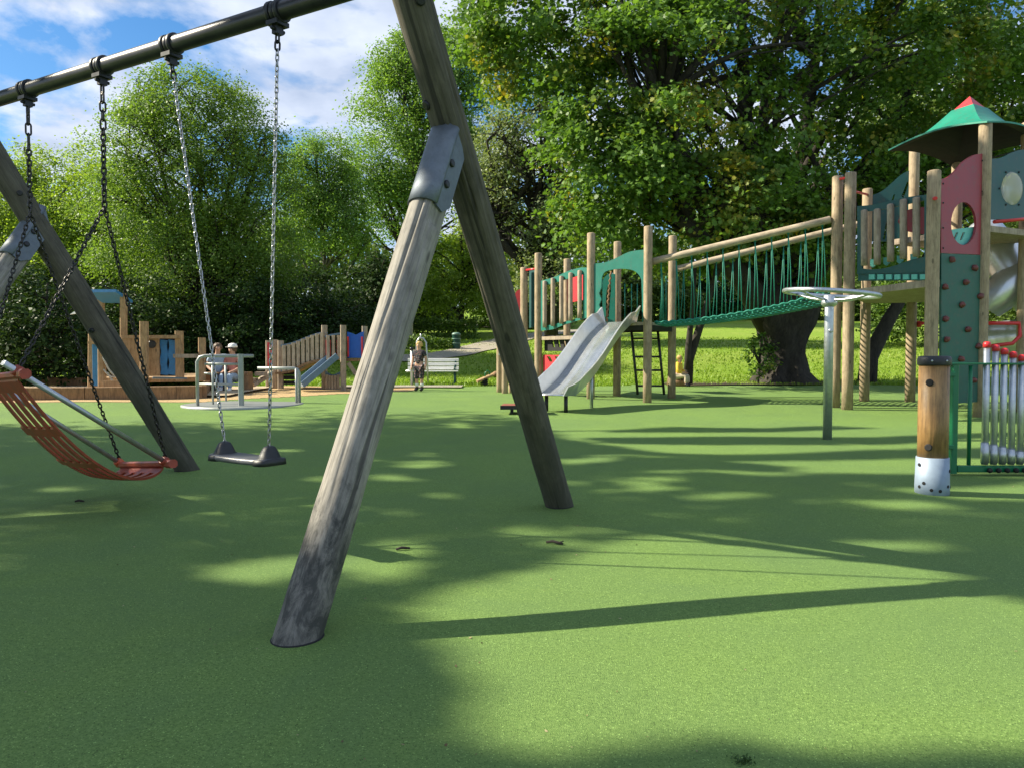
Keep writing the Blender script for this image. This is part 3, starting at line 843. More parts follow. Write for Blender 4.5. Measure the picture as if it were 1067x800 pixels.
for _ in range(46):
    u_, v_ = _r.uniform(-60, 1000), 440 + 165 * _r.random() ** 1.3
    w_, h_ = _r.uniform(14, 42) * (v_ - 330) / 200, _r.uniform(2.2, 5.5) * (v_ - 330) / 170
    LIT.append(G2([(u_ + w_ * math.cos(t) * _r.uniform(.7, 1.2), v_ + h_ * math.sin(t) * _r.uniform(.7, 1.2)) for t in np.linspace(0, 6.0, 9)]))
for _ in range(30):
    u_, v_ = _r.uniform(600, 1100), _r.uniform(470, 548)
    w_, h_ = _r.uniform(30, 85), _r.uniform(1.6, 4.0)
    LIT.append(G2([(u_ + w_ * math.cos(t) * _r.uniform(.7, 1.2), v_ + h_ * math.sin(t) * _r.uniform(.7, 1.2)) for t in np.linspace(0, 6.0, 9)]))
def shade_keep(P):
    sx, sy, sz = SUN_DIR
    t = (P[:, 2] - .02 * P[:, 1]) / sz
    gx, gy = P[:, 0] - sx * t, P[:, 1] - sy * t
    jx = gx + nrg.normal(size=len(P)) * .05; jy = gy + nrg.normal(size=len(P)) * .05
    k = np.zeros(len(P), bool)
    for p in SHADE: k |= pip(jx, jy, p)
    for p in HALF:
        band = (np.sin(gy * 5.2 + np.sin(gx * .7) * 1.4) + .5 * np.sin(gx * 1.1 + gy * 2)) > .12
        k |= pip(jx, jy, p) & band
    for p in LIT: k &= ~pip(jx, jy, p)
    k |= gy < 2.0
    for x, y, z, r in TOWER_SHADE:
        t2 = (P[:, 2] - z) / sz
        qx, qy = P[:, 0] - sx * t2, P[:, 1] - sy * t2
        k |= ((qx - x) ** 2 + (qy - y) ** 2) < r * r
    return k
kw = dict(lmat='shade', bmat='bark', shape=DIAM, cat='tree', nlimb=26, keep=shade_keep, shell=.05, low=-1, flat=.8)
tree('lime_tree', 'lime tree left of the frame shading the swings', (-17, 10, .2), .3, stems=[[(-17, 10, .2), (-16.8, 9.8, 3), (-16.3, 9.5, 6.5), (-15.5, 9, 9)]], ells=[((-14, 8.8, 11), (8.5, 4.2, 2.8))], ncl=420, lpc=170, csize=.8, lsize=.19, **kw)
tree('lime_tree', 'lime tree beside the camera shading the foreground', (-17, 3, 0), .3, stems=[[(-17, 3, 0), (-16.8, 3, 3), (-16.3, 3, 6), (-15.8, 3, 8.5)]], ells=[((-13.5, 3.0, 10.5), (8.0, 3.8, 2.6)), ((-9, 1.5, 9.5), (4, 2, 1.5))], ncl=420, lpc=170, csize=.8, lsize=.19, **kw)
tree('lime_tree', 'tall lime tree left of the frame dappling the right side', (-16, 8, .2), .3, stems=[[(-16, 8, .2), (-15.8, 8.3, 4), (-15.2, 8.8, 7.5), (-14.5, 9.2, 10.5)]], ells=[((-9.5, 8.2, 13.0), (6.5, 4.5, 2.2)), ((-8.0, 12.8, 13.0), (3.4, 2.0, 1.8)), ((-7.4, 12.6, 12.6), (2.6, 1.8, 1.6))], ncl=480, lpc=150, csize=.8, lsize=.19, **kw)

# ================================================================== THE SWING FRAME
P1, P2, P3 = gp(310, 663), gp(583, 526), gp(195, 489)
A = onplane(422, -28, P2, P1)
bd = Vector((-.865, .5, .004)).normalized()
def bar_at(u):
    a = (u - 533.5) / 800
    q = (A.x - a * A.y) / (a * bd.y - bd.x)
    return A + bd * q
A2 = bar_at(-30)
A2.z = A.z + .01
J = onplane(464, 158, P2, P1)
J2 = P3.lerp(A2, .72)
P4 = P3 + (P1 - P2)
sw = thing('swing_frame', (P1 + P2) / 2, 'timber swing frame with leaning round log legs and a dark steel top bar', 'swing frame')
def leg(a, b, r, mat, over=0.0, lab=None, flat=None, seed=0):
    """a real log: slightly out of round, with drying cracks cut along it; flat = planed cheeks at its top"""
    a = Vector(a); b2 = b + (b - a).normalized() * over
    Mx, L_ = frame(a, b2)
    rg = random.Random(seed); cr = [(rg.uniform(0, 6.28), rg.uniform(.1, .6) * L_, rg.uniform(.3, .9) * L_, rg.uniform(.004, .010), rg.uniform(-.12, .12)) for _ in range(16)]
    nf = (Mx.to_3x3().inverted() @ flat) if flat is not None else None
    rings, seg = 90, 96
    zs = [-.25 + (L_ + .25) * k / rings for k in range(rings)] + [L_ - .006, L_]
    vs = []
    for i, z in enumerate(zs):
        for k in range(seg):
            t = 2 * math.pi * k / seg; c_, s_ = math.cos(t), math.sin(t)
            rr = r * (1 + .022 * math.sin(z * 3.1 + seed + 2 * t) + .05 * mnoise.noise(Vector((c_ * .8, s_ * .8, z * 1.4 + seed * 7))) + .018 * mnoise.noise(Vector((c_ * 5, s_ * 5, z * 9 + seed))))
            for t0, z0, ln, dp, tw_ in cr:
                w = (z - z0) / ln
                if 0 < w < 1:
                    d = (t - t0 - tw_ * math.sin(w * 5) + math.pi) % (2 * math.pi) - math.pi
                    if abs(d) < .10: rr -= dp * (1 - abs(d) / .10) * math.sin(math.pi * w) ** .6
            if i == len(zs) - 1: rr -= .008
            p = Vector((c_ * rr, s_ * rr, z))
            if nf is not None and z > L_ - .50:
                q = p.dot(nf); lim = .058
                if abs(q) > lim: p -= nf * (q - math.copysign(lim, q))
            vs.append(p)
    m = MB(); n_ = len(zs)
    m.add(vs, [(i * seg + k, i * seg + (k + 1) % seg, (i + 1) * seg + (k + 1) % seg, (i + 1) * seg + k) for i in range(n_ - 1) for k in range(seg)], True)
    m.f.append([(n_ - 1) * seg + k for k in range(seg)]); m.sm.append(False)
    o = part('leg', m, M[mat], sw, Mx)
    if lab: o['label'] = lab
    return o
LR = .087
FLAT1 = (J - P1).normalized().cross((A - P2).normalized()).normalized()
FLAT4 = (J2 - P4).normalized().cross((A2 - P3).normalized()).normalized()
leg1 = leg(P1, J, LR, 'leg', .05, 'pale weathered leg with a blackened foot', FLAT1, 1)
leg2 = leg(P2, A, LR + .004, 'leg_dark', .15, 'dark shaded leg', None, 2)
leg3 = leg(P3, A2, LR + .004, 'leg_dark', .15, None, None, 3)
leg4 = leg(P4, J2, LR, 'leg', .05, None, FLAT4, 4)
def bolts(lg, pts, r=.021):
    for p, n in pts:
        m = MB(); m.lathe([(r, -.01), (r, .008), (r * .75, .014)], p, 12, n)
        part('bolt', m, M['iron'], lg)
def joint(lg, a, b, main_a, main_b):
    """zinc cheek plates that clasp the short leg's top and bite onto the long leg"""
    d = (b - a).normalized(); dm = (main_b - main_a).normalized()
    n = d.cross(dm).normalized()
    if n.y > 0: n = -n
    s = n.cross(d).normalized()
    if s.dot(dm) < 0: s = -s
    side = (dm - d * dm.dot(d)).normalized()
    for k in (1, -1):
        m = MB()
        o0 = b + n * k * .0655
        prof = [(-.30, -.070), (-.36, -.02), (-.36, .045), (.12, .045), (.0, -.070)]
        m.panel([prof], lambda x, y: o0 + d * x + s * y, n, .012)
        pl = part('brace_plate', m, M['plate'], lg)
        if k == 1:      # folded outer face that joins the two cheeks
            m = MB(); vs = []; K_ = 16
            for x in (-.36, -.25, -.14, .0, .13):
                for rr_ in (0, .007):
                    vs += [b + d * x + n * math.cos(math.pi * q / K_) * (.0725 + rr_) + s * (.042 + math.sin(math.pi * q / K_) * (.052 + rr_)) for q in range(K_ + 1)]
            W_ = 2 * (K_ + 1); fq = []
            for i in range(4):
                for q in range(K_):
                    for o_ in (0, K_ + 1):
                        fq.append((i * W_ + o_ + q, i * W_ + o_ + q + 1, (i + 1) * W_ + o_ + q + 1, (i + 1) * W_ + o_ + q))
            for i in (0, 4):
                fq += [(i * W_ + q, i * W_ + q + 1, i * W_ + K_ + 2 + q, i * W_ + K_ + 1 + q) for q in range(K_)]
            for i in range(4):
                for q in (0, K_): fq.append((i * W_ + q, (i + 1) * W_ + q, (i + 1) * W_ + K_ + 1 + q, i * W_ + K_ + 1 + q))
            m.add(vs, fq, True)
            part('outer_plate', m, M['plate'], lg)
        for x, y in ((-.10, .018), (-.22, .010)):
            p = o0 + d * x + s * y + n * k * .006
            mm = MB(); mm.lathe([(.020, -.004), (.020, .008), (.014, .012)], p, 12, n * k)
            part('bolt', mm, M['iron'], pl)
joint(leg1, P1, J, P2, A); joint(leg4, P4, J2, P3, A2)
cam_side = lambda p: (Vector((0, 0, EYE)) - p)
def bolt_on(lg, a, b, fr, ang):
    p = a.lerp(b, fr); d = (b - a).normalized()
    v = cam_side(p); v = (v - d * v.dot(d)).normalized()
    v = Quaternion(d, ang) @ v
    return (p + v * (LR + .004), v)
bolts(leg2, [bolt_on(leg2, P2, A, f, a) for f, a in ((.965, .35), (.83, -1.0), (.755, -1.0))], .024)
bolts(leg3, [bolt_on(leg3, P3, A2, f, a) for f, a in ((.80, .2), (.45, -.7))], .02)
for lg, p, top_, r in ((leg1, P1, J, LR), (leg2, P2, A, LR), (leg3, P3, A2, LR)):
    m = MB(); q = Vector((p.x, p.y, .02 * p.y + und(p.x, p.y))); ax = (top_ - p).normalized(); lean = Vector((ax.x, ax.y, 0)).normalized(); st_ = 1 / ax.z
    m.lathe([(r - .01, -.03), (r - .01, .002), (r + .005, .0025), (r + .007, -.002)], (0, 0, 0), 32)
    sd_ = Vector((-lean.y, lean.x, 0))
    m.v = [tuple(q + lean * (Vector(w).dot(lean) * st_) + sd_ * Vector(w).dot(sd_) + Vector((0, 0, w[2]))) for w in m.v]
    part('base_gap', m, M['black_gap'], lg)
mb_ = MB(); mb_.tube([A - bd * .25, A + bd * .5, A2 - bd * .4, A2 + bd * .25], .046, 24)
bar = part('top_bar', mb_, M['bar'], sw)
HU = (35, 112, 184, 293)
hangers = []
for u in HU:
    p = bar_at(u); hz = p.z
    m = MB()
    for o, r in ((-.030, .058), (.0, .054), (.030, .058)):
        m.tube([p + bd * (o - .013), p + bd * (o - .009), p + bd * (o + .009), p + bd * (o + .013)], [r - .004, r, r, r - .004], 22)
    hg = part('hanger', m, M['iron'], bar)
    m = MB(); X = bd.copy(); X.z = 0; X.normalize(); Yn = Vector((-X.y, X.x, 0))
    rot = Matrix((X, Yn, Vector((0, 0, 1)))).transposed()
    m.box(p + Vector((0, 0, -.060)), (.075, .085, .022), rot)
    m.box(p + Vector((0, 0, -.088)), (.034, .046, .045), rot)
    m.lathe([(.010, -.012), (.010, .07), (.007, .075)], p + Vector((0, 0, -.088)) - Yn * .03, 8, Yn)
    part('hanger_block', m, M['iron'], hg)
    hangers.append(p + Vector((0, 0, -.108)))

def chain_mb(a, b, pitch=.026, wire=.0034, width=.0135, m=None, sag=0.0, end_first=True):
    """welded chain of stadium links from a to b"""
    m = m or MB(); a, b = Vector(a), Vector(b)
    n = max(1, round((b - a).length / pitch))
    pt = lambda t: a.lerp(b, t) - Vector((0, 0, sag * 4 * t * (1 - t)))
    side0 = None
    for i in range(n):
        p, q = pt(i / n), pt((i + 1) / n)
        d = (q - p).normalized(); c_ = (p + q) / 2; half = (q - p).length / 2 + wire
        if side0 is None:
            side0 = d.cross(Vector((.3, 1, .2))).normalized()
        s = (side0 - d * side0.dot(d)).normalized()
        s = Quaternion(d, math.pi / 2 * (i % 2) + .35 + .2 * math.sin(i)) @ s
        w = width / 2; st_ = max(.001, half - w)
        path = []
        for k in range(6):
            t = math.pi * k / 5; path.append(c_ + d * (st_ + w * math.sin(t)) + s * w * math.cos(t))
        for k in range(6):
            t = math.pi * k / 5; path.append(c_ - d * (st_ + w * math.sin(t)) - s * w * math.cos(t))
        m.tube(path, wire, 5, closed=True)
    return m

# ------------------------------------------------------------------ flat swing
sd = bd.copy(); sd.z = 0; sd.normalize()
sn = Vector((-sd.y, sd.x, 0))
if sn.y > 0: sn = -sn
H2, H3 = hangers[2], hangers[3]
mid = (H2 + H3) / 2
yaw = Quaternion((0, 0, 1), R(-4))
sd_s, sn_s = yaw @ sd, yaw @ sn
zc = (at(257, 470, mid.y)).z
hw = .185
sc = Vector((mid.x, mid.y, 0)) - sd_s * .015
sc = Vector((at(257, 480, mid.y).x, mid.y, 0))
eL, eR = sc + sd_s * hw, sc - sd_s * hw
eL.z = eR.z = at(257, 466, mid.y).z
fs_ = thing('flat_swing', (sc.x, sc.y, eL.z - .1), 'flat black rubber swing seat hanging on two bright chains', 'swing')
for a, b in ((H2, eL), (H3, eR)):
    d = (b - a).normalized(); k = a + d * .075
    part('chain', chain_mb(k, b, .0262, .0036, .0145), M['chain'], fs_)
    part('shackle', chain_mb(a, k, .040, .0055, .024), M['iron'], fs_)
m = MB()      # seat: rounded slab, slightly dished, two moulded humps that take the chains
prof = []
W, T = .085, .017
for i in range(11):
    t = -1 + 2 * i / 10
    x = t * (hw + .045)
    wv = W * (1 - .16 * max(0, abs(t) - .75) / .25)
    dz = -.004 * (1 - t * t) - .058
    prof.append((x, wv, dz))
vs = []
ring = [(-1, -.3), (-.92, -.9), (-.6, -1), (.6, -1), (.92, -.9), (1, -.3), (1, .3), (.94, .85), (.7, 1), (-.7, 1), (-.94, .85), (-1, .3)]
for x, wv, dz in prof:
    for a, b in ring:
        vs.append(Vector((sc.x, sc.y, eL.z)) + sd_s * x + sn_s * wv * a + Vector((0, 0, dz + T * b)))
nr = len(ring)
fs2 = [(i * nr + k, i * nr + (k + 1) % nr, (i + 1) * nr + (k + 1) % nr, (i + 1) * nr + k) for i in range(10) for k in range(nr)]
fs2 += [tuple(range(nr))[::-1], tuple(range(10 * nr, 11 * nr))]
m.add(vs, fs2, True)
seat = part('seat', m, M['seat_top'], fs_)
for e, sg in ((eL, 1), (eR, -1)):
    m = MB(); o0 = Vector((e.x, e.y, e.z))
    secs = [(-.078, .054, .089), (-.050, .052, .087), (-.040, .040, .058), (-.005, .031, .042), (.014, .024, .030), (.022, .012, .016)]
    vs = []
    for z, a, b in secs:
        for k in range(16):
            t = 2 * math.pi * k / 16
            cx = math.copysign(abs(math.cos(t)) ** .6, math.cos(t)); cy = math.copysign(abs(math.sin(t)) ** .6, math.sin(t))
            vs.append(o0 + sd_s * (cx * a + sg * .004) + sn_s * cy * b + Vector((0, 0, z)))
    fs2 = [(i * 16 + k, i * 16 + (k + 1) % 16, (i + 1) * 16 + (k + 1) % 16, (i + 1) * 16 + k) for i in range(len(secs) - 1) for k in range(16)]
    fs2 += [tuple(range(16))[::-1], tuple(range((len(secs) - 1) * 16, len(secs) * 16))]
    m.add(vs, fs2, True)
    part('chain_mount', m, M['rubber'], fs_)

# ------------------------------------------------------------------ hammock swing
H0, H1 = hangers[0], hangers[1]
na = Vector((bd.y, -bd.x, 0)).normalized()          # away from the camera
if na.y < 0: na = -na
na = Quaternion((0, 0, 1), R(6)) @ na
def along(B, u):
    a = (u - 533.5) / 800
    k = (a * B.y - B.x) / (na.x - a * na.y)
    return Vector((B.x, B.y, 0)) + na * k
def on_u(B, u, v):
    q = along(B, u); q.z = at(u, v, q.y).z; return q
CFf, CNf = on_u(H1, 171, 481), on_u(H1, 20, 388)
wdt = sd * .52
CFr, CNr = on_u(H0, 123, 482), None
wv_ = CFr - CFf
CNr = CNf + wv_; CNr.z = at(-25, 392, CNr.y).z
hs = thing('hammock_swing', (CFf + CNr) / 2, 'orange rubber hammock swing with two steel side bars on dark chains', 'swing')
r1 = Vector((H1.x, H1.y, at(113, 216, H1.y).z)); r0 = Vector((H0.x, H0.y, at(44, 222, H0.y).z))
for H, r_, cf, cn in ((H1, r1, CFf, CNf), (H0, r0, CFr, CNr)):
    k = H.lerp(r_, .36); k0 = H.lerp(r_, .07)
    m = chain_mb(H, k0, .045, .0065, .030)
    chain_mb(k0, k, .058, .0062, .030, m)
    chain_mb(k, r_, .034, .0058, .024, m)
    part('upper_chain', m, M['chain_dark'], hs)
    for e in (cf, cn):
        part('lower_chain', chain_mb(r_, e + Vector((0, 0, .02)), .030, .0046, .019, sag=.0), M['chain_dark'], hs)
for a, b in ((CFf, CNf), (CFr, CNr)):
    d = (b - a).normalized()
    m = MB(); m.tube([a - d * .02, b + d * .10], .0165, 14)
    sb_ = part('side_bar', m, M['galv'], hs)
    for e in (a, b):
        m = MB(); m.tube([e - d * .036, e - d * .03, e + d * .03, e + d * .036], [.022, .030, .030, .022], 14)
        m.blob(e + Vector((0, 0, .0)), (.032, .032, .034))
        part('clamp', m, M['orange_cap'] if e is CFr else M['orange'], sb_)
for a, b, nm in ((CFr, CFf, 1), (CNr, CNf, 1)):
    d = (b - a).normalized()
    m = MB(); m.bar(a - d * .03 - Vector((0, 0, .012)), b + d * .10 - Vector((0, 0, .012)), .042, .040, ch=.010)
    cr = part('cross_bar', m, M['orange'], hs)
    m = MB(); m.bar(b + d * .06 - Vector((0, 0, .012)), b + d * .125 - Vector((0, 0, .012)), .056, .054, ch=.014)
    part('end_cap', m, M['orange'], cr)
# the mat: five slit ribbons sagging between the cross bars, tied by broad bands
m = MB(); nu, nv = 44, 29
def mat_pt(s, t):     # s: far to near, t: front to rear
    e0, e1 = CFf.lerp(CFr, t), CNf.lerp(CNr, t)
    q = e0.lerp(e1, s)
    q.z -= .22 * (1 - (2 * (s ** .85) - 1) ** 2) * (1 + .05 * math.cos((t - .5) * 3.1)) + .03
    return q
th_m = .016
grid = [[mat_pt(i / nu, .04 + .92 * j / nv) for j in range(nv + 1)] for i in range(nu + 1)]
solid = lambda i, j: (i % 11 in (0, 10)) or i < 2 or i >= nu - 2 or (j % 6 in (0, 1, 5))
idx = {}
def gv(i, j, top):
    key = (i, j, top)
    if key not in idx:
        idx[key] = len(m.v); p = grid[i][j]; m.v.append((p.x, p.y, p.z - (0 if top else th_m)))
    return idx[key]
for i in range(nu):
    for j in range(nv):
        if not solid(i, j): continue
        m.f.append([gv(i, j, 1), gv(i + 1, j, 1), gv(i + 1, j + 1, 1), gv(i, j + 1, 1)])
        m.f.append([gv(i, j, 0), gv(i, j + 1, 0), gv(i + 1, j + 1, 0), gv(i + 1, j, 0)])
        for di, dj, e in ((0, -1, ((i, j), (i + 1, j))), (0, 1, ((i, j + 1), (i + 1, j + 1))), (-1, 0, ((i, j), (i, j + 1))), (1, 0, ((i + 1, j), (i + 1, j + 1)))):
            a, b = i + di, j + dj
            if not (0 <= a < nu and 0 <= b < nv) or not solid(a, b):
                m.f.append([gv(*e[0], 1), gv(*e[1], 1), gv(*e[1], 0), gv(*e[0], 0)])
m.sm = [False] * len(m.f)
part('mat', m, M['orange'], hs)

# ================================================================== BIG PLAY STRUCTURE
def up_post(u, vt, Y, r, mat='post', par=None, zb=None, **k):
    t = at(u, vt, Y); b = Vector((t.x, t.y, .02 * Y if zb is None else zb))
    return post(b, t, r, M[mat], par, **k)
ps = thing('play_structure', gp(720, 420), 'large timber play structure with slide, green rope bridge and a roofed climbing tower', 'play structure')
PX = dict(a=(546, 279, 16.3), b=(561, 264, 15.9), c=(591, 270, 17.2), d=(616, 243, 14.7), e=(643.5, 252, 15.6), f=(675.5, 236, 13.9), g=(701, 246, 15.0),
          h=(873, 184, 12.9), i=(886.5, 180, 12.5), j=(904, 197, 14.2), k=(953, 152, 14.0), l=(973.5, 178, 10.75), m=(1027, 128, 11.25), n=(998, 150, 13.2), o=(1071, 128, 12.0))
PXY = {}
for kx, (u, vt, Y) in PX.items():
    r = .078 if kx in 'abcdefg' else (.088 if kx != 'c' else .06)
    t = at(u, vt, Y); PXY[kx] = Vector((t.x, t.y, 0))
    up_post(u, vt, Y, r, 'post', ps)
PXY['o'] = PXY['m'] + (PXY['m'] - PXY['l']).normalized() * 1.55
def plane_panel(name, loops, A_, B_, th, mat, off=0.0, parent=None, label=None):
    """board traced on the photo (pixel loops) standing in the upright plane through A_ and B_"""
    A_, B_ = Vector(A_), Vector(B_); ex = (B_ - A_); ex.z = 0; ex.normalize(); nn = Vector((ex.y, -ex.x, 0))
    if nn.y > 0: nn = -nn
    L2 = []
    for l in loops:
        q = []
        for u, v in l:
            p = onplane(u, v, A_, B_); q.append(((p - A_).dot(ex), p.z))
        L2.append(q)
    A0 = Vector((A_.x, A_.y, 0)) + nn * off
    m = MB(); m.panel(L2, lambda x, y: A0 + ex * x + Vector((0, 0, y)), nn, th)
    return part(name, m, mat, parent or ps, label=label)
def curve(pts, n=5):          # Catmull-Rom through pixel points
    out = []
    for i in range(len(pts) - 1):
        p0, p1, p2, p3 = pts[max(i - 1, 0)], pts[i], pts[i + 1], pts[min(i + 2, len(pts) - 1)]
        for k in range(n):
            t = k / n
            out.append(tuple(.5 * (2 * p1[a] + (p2[a] - p0[a]) * t + (2 * p0[a] - 5 * p1[a] + 4 * p2[a] - p3[a]) * t * t + (3 * p1[a] - p0[a] - 3 * p2[a] + p3[a]) * t ** 3) for a in (0, 1)))
    return out + [pts[-1]]
# -- left deck: railing panel with wooden slats, red panel behind, dark play board below
D_ = PXY
plane_panel('railing_panel', [[(564, 345)] + curve([(564, 293), (578, 289), (592, 283), (604, 279.5), (613, 279)]) + [(613, 331), (590, 338), (576, 343.5)],
            curve([(567.5, 340), (580, 337.5), (598, 333), (608, 329)], 2) + curve([(608, 286), (596, 289.5), (580, 294.5), (567.5, 298)], 2)], D_['b'], D_['d'], .03, M['teal'], .0)
for u, v0, v1 in ((569.5, 293, 341.5), (578, 290, 340), (587, 288, 337.5), (596.5, 284.5, 334.5), (606, 282, 332)):
    A0, B0 = onplane(u, v1, D_['b'], D_['d']), onplane(u, v0, D_['b'], D_['d'])
    e = (D_['d'] - D_['b']); e.z = 0; nn = Vector((e.y, -e.x, 0)).normalized(); nn = -nn if nn.y > 0 else nn
    post(A0 + nn * .05, B0 + nn * .05, .043, M['slat'], ps, 'railing_slat', sink=0)
plane_panel('railing_panel', [[(592, 316), (592, 291), (613, 285), (613, 312)]], D_['c'], D_['e'], .03, M['red'], 0, label='red back panel')
plane_panel('railing_panel', [curve([(537, 318), (537, 306), (541, 302), (548, 300)], 2) + [(549, 326), (537, 326)]], D_['a'] + Vector((-.4, .35, 0)), D_['a'] + Vector((.3, .2, 0)), .03, M['red'], 0, label='small red end panel')
plane_panel('railing_panel', [[(552, 282), (561, 279), (561, 340), (552, 342)]], D_['a'] + Vector((0, .3, 0)), D_['b'] + Vector((0, .3, 0)), .03, M['teal_dark'], 0)
def deck(name, corners, zt, th, mat):
    m = MB(); n = len(corners)
    m.panel([[(p.x, p.y) for p in corners]], lambda x, y: Vector((x, y, zt - th / 2)), (0, 0, 1), th)
    return part(name, m, M[mat], ps)
zl = onplane(580, 350.5, D_['b'], D_['d']).z
deck('deck', [D_['b'], D_['d'], D_['e'], D_['c']], zl, .07, 'slat')
plane_panel('play_board', [[(564, 349.5), (608, 349.5), (608, 366), (564, 366)]] + [[(571 + 6 * k, 353), (573.2 + 6 * k, 353), (575 + 6 * k, 362), (572.8 + 6 * k, 362)] for k in range(4)], D_['b'], D_['d'], .03, M['black_gap'], -.10)
plane_panel('play_board', [[(564, 370), (585, 370), (585, 396), (564, 396)]] + [curve([(568 + 8 * k, 371.5), (571.5 + 8 * k, 371.5), (574 + 8 * k, 377), (571 + 8 * k, 377)], 1) for k in range(2)]
            + [curve([(569, 384), (572, 386), (573, 391), (570, 389)], 1)], D_['b'], D_['d'], .03, M['red'], -.06, label='red board with slots under the left deck')
# low palisade at the far left end
for u, vt, Y in ((520.5, 345, 16.6), (526, 371, 16.2), (533, 365, 16.4)):
    up_post(u, vt, Y, .065, 'post', ps, name='palisade_post')
m = MB(); q = at(523.5, 369, 16.3); m.box(q, (.16, .16, .05)); part('palisade_cap', m, M['white'], ps)
# -- arch over the slide and deck
zd = onplane(660, 336, D_['d'], D_['f']).z
deck('deck', [D_['d'] + Vector((-.05, 0, 0)), D_['f'] + Vector((0, -.05, 0)), D_['g'], D_['e']], zd, .06, 'slat')
m = MB()
for a, b in (('d', 'f'), ('f', 'g'), ('g', 'e')):
    m.bar(Vector((D_[a].x, D_[a].y, zd - .10)), Vector((D_[b].x, D_[b].y, zd - .10)), .05, .09)
part('deck_beam', m, M['black_gap'], ps)
arch_out = [(619.5, 336), (619.5, 275.5)] + curve([(620, 275), (632, 273.5), (645, 268), (657, 262.5), (672, 260.5)])
arch_out += [(672.5, 336), (669.5, 336)] + curve([(669.5, 318), (669, 300), (668, 290), (662, 283), (652, 280.5), (640, 281), (631, 283.5), (627.5, 289)], 3) + [(627, 300), (624.5, 306), (627, 312), (624.5, 318), (627, 325), (626, 336)]
plane_panel('arch_panel', [arch_out], D_['d'], D_['f'], .032, M['teal'])
plane_panel('climbing_panel', [curve([(628, 336), (628, 300), (629, 291), (635, 285.5), (641, 286)], 3) + [(641, 336)], curve([(631.5, 331), (631.5, 310), (633.5, 298), (637, 298), (636, 312), (634.5, 331)], 2)], D_['e'] + Vector((-.25, -.12, 0)), D_['e'] + Vector((.4, -.40, 0)), .03, M['teal'])
m = MB(); a0, b0 = at(632, 335, 15.2), at(636.5, 283, 15.2)
m.tube([a0.lerp(b0, t) + Vector((.012 * math.sin(t * 60), 0, 0)) for t in np.linspace(0, 1, 40)], .02, 6); part('climbing_rope', m, M['sleeper'], ps)
for u in (651, 658, 664, 690, 694):
    m = MB(); m.tube([at(u, 336, 15.6), at(u, 296 - (u > 680) * 8, 15.6)], .011, 6); part('railing_bar', m, M['rope_green'], ps)
# -- slide
ex = (D_['f'] - D_['d']).normalized(); sl_n = Vector((ex.y, -ex.x, 0)); sl_n = -sl_n if sl_n.y > 0 else sl_n
top_c = (onplane(627, 330, D_['d'], D_['f']) + onplane(667, 330, D_['d'], D_['f'])) / 2
top_c.z = zd + .02
sld = Vector((-.54, -.84, 0)).normalized()
ex2 = Vector((-sld.y, sld.x, 0)); ex2 = -ex2 if ex2.x < 0 else ex2
slide_path = []
Ltot = 2.75
zend = .02 * (top_c.y - 2.2) + .28
for i in range(15):
    t = i / 14; x = Ltot * t
    f = min(1, max(0, (t - .05) / .80))
    z = top_c.z + (zend - top_c.z) * (f - .09 * math.sin(math.pi * f * 2) * .5)
    slide_path.append(top_c + sld * x + Vector((0, 0, z - top_c.z)))
sr = thing_part = None
hwid = .30
m = MB(); vs = []
for p in slide_path:
    vs += [p - ex2 * hwid, p + ex2 * hwid, p + ex2 * hwid - Vector((0, 0, .02)), p - ex2 * hwid - Vector((0, 0, .02))]
n = len(slide_path)
fs2 = [(i * 4 + k, i * 4 + (k + 1) % 4, i * 4 + 4 + (k + 1) % 4, i * 4 + 4 + k) for i in range(n - 1) for k in range(4)] + [(0, 1, 2, 3), (4 * n - 4, 4 * n - 1, 4 * n - 2, 4 * n - 3)]
m.add(vs, fs2); m.sm = [True] * len(m.f)
slide = part('slide', m, M['slide_bed'], ps, label='stainless steel slide with flared side walls')
for sg in (-1, 1):
    m = MB(); vs = []
    for i, p in enumerate(slide_path):
        t = i / (n - 1)
        hgt = .24 * smooth(t / .14) if t < .14 else .24 - .12 * smooth((t - .8) / .2)
        hgt = max(hgt, .06)
        if t < .10: hgt += .22 * (1 - t / .10) * 1.0
        up = Vector((0, 0, 1)) * hgt + ex2 * sg * .07
        b0 = p + ex2 * sg * (hwid + .003)
        vs += [b0 - Vector((0, 0, .022)), b0 + up, b0 + up + ex2 * sg * .03, b0 + ex2 * sg * .018 - Vector((0, 0, .022))]
    m.add(vs, fs2); part('side_wall', m, M['stainless'], slide)
for f, s_ in ((.60, .2), (.93, -.1), (.93, .25)):
    p = slide_path[int(f * (n - 1))] + ex2 * s_
    m = MB(); m.tube([(p.x, p.y, .02 * p.y - .05), (p.x, p.y, p.z - .02)], .03, 10); part('slide_leg', m, M['galv'] if f < .9 else M['iron'], slide)
# -- rung ladder under the deck
m = MB()
la, lb, lc, ld = at(657.5, 341, 14.6), at(664.5, 411, 14.6), at(685, 341, 14.9), at(692, 411, 14.9)
m.tube([la, lb], .026, 8); m.tube([lc, ld], .026, 8)
ladder = part('ladder', m, M['iron'], ps)
for f in (.17, .44, .64, .87):
    m = MB(); m.tube([la.lerp(lb, f), lc.lerp(ld, f)], .02, 8); part('rung', m, M['iron'], ladder)

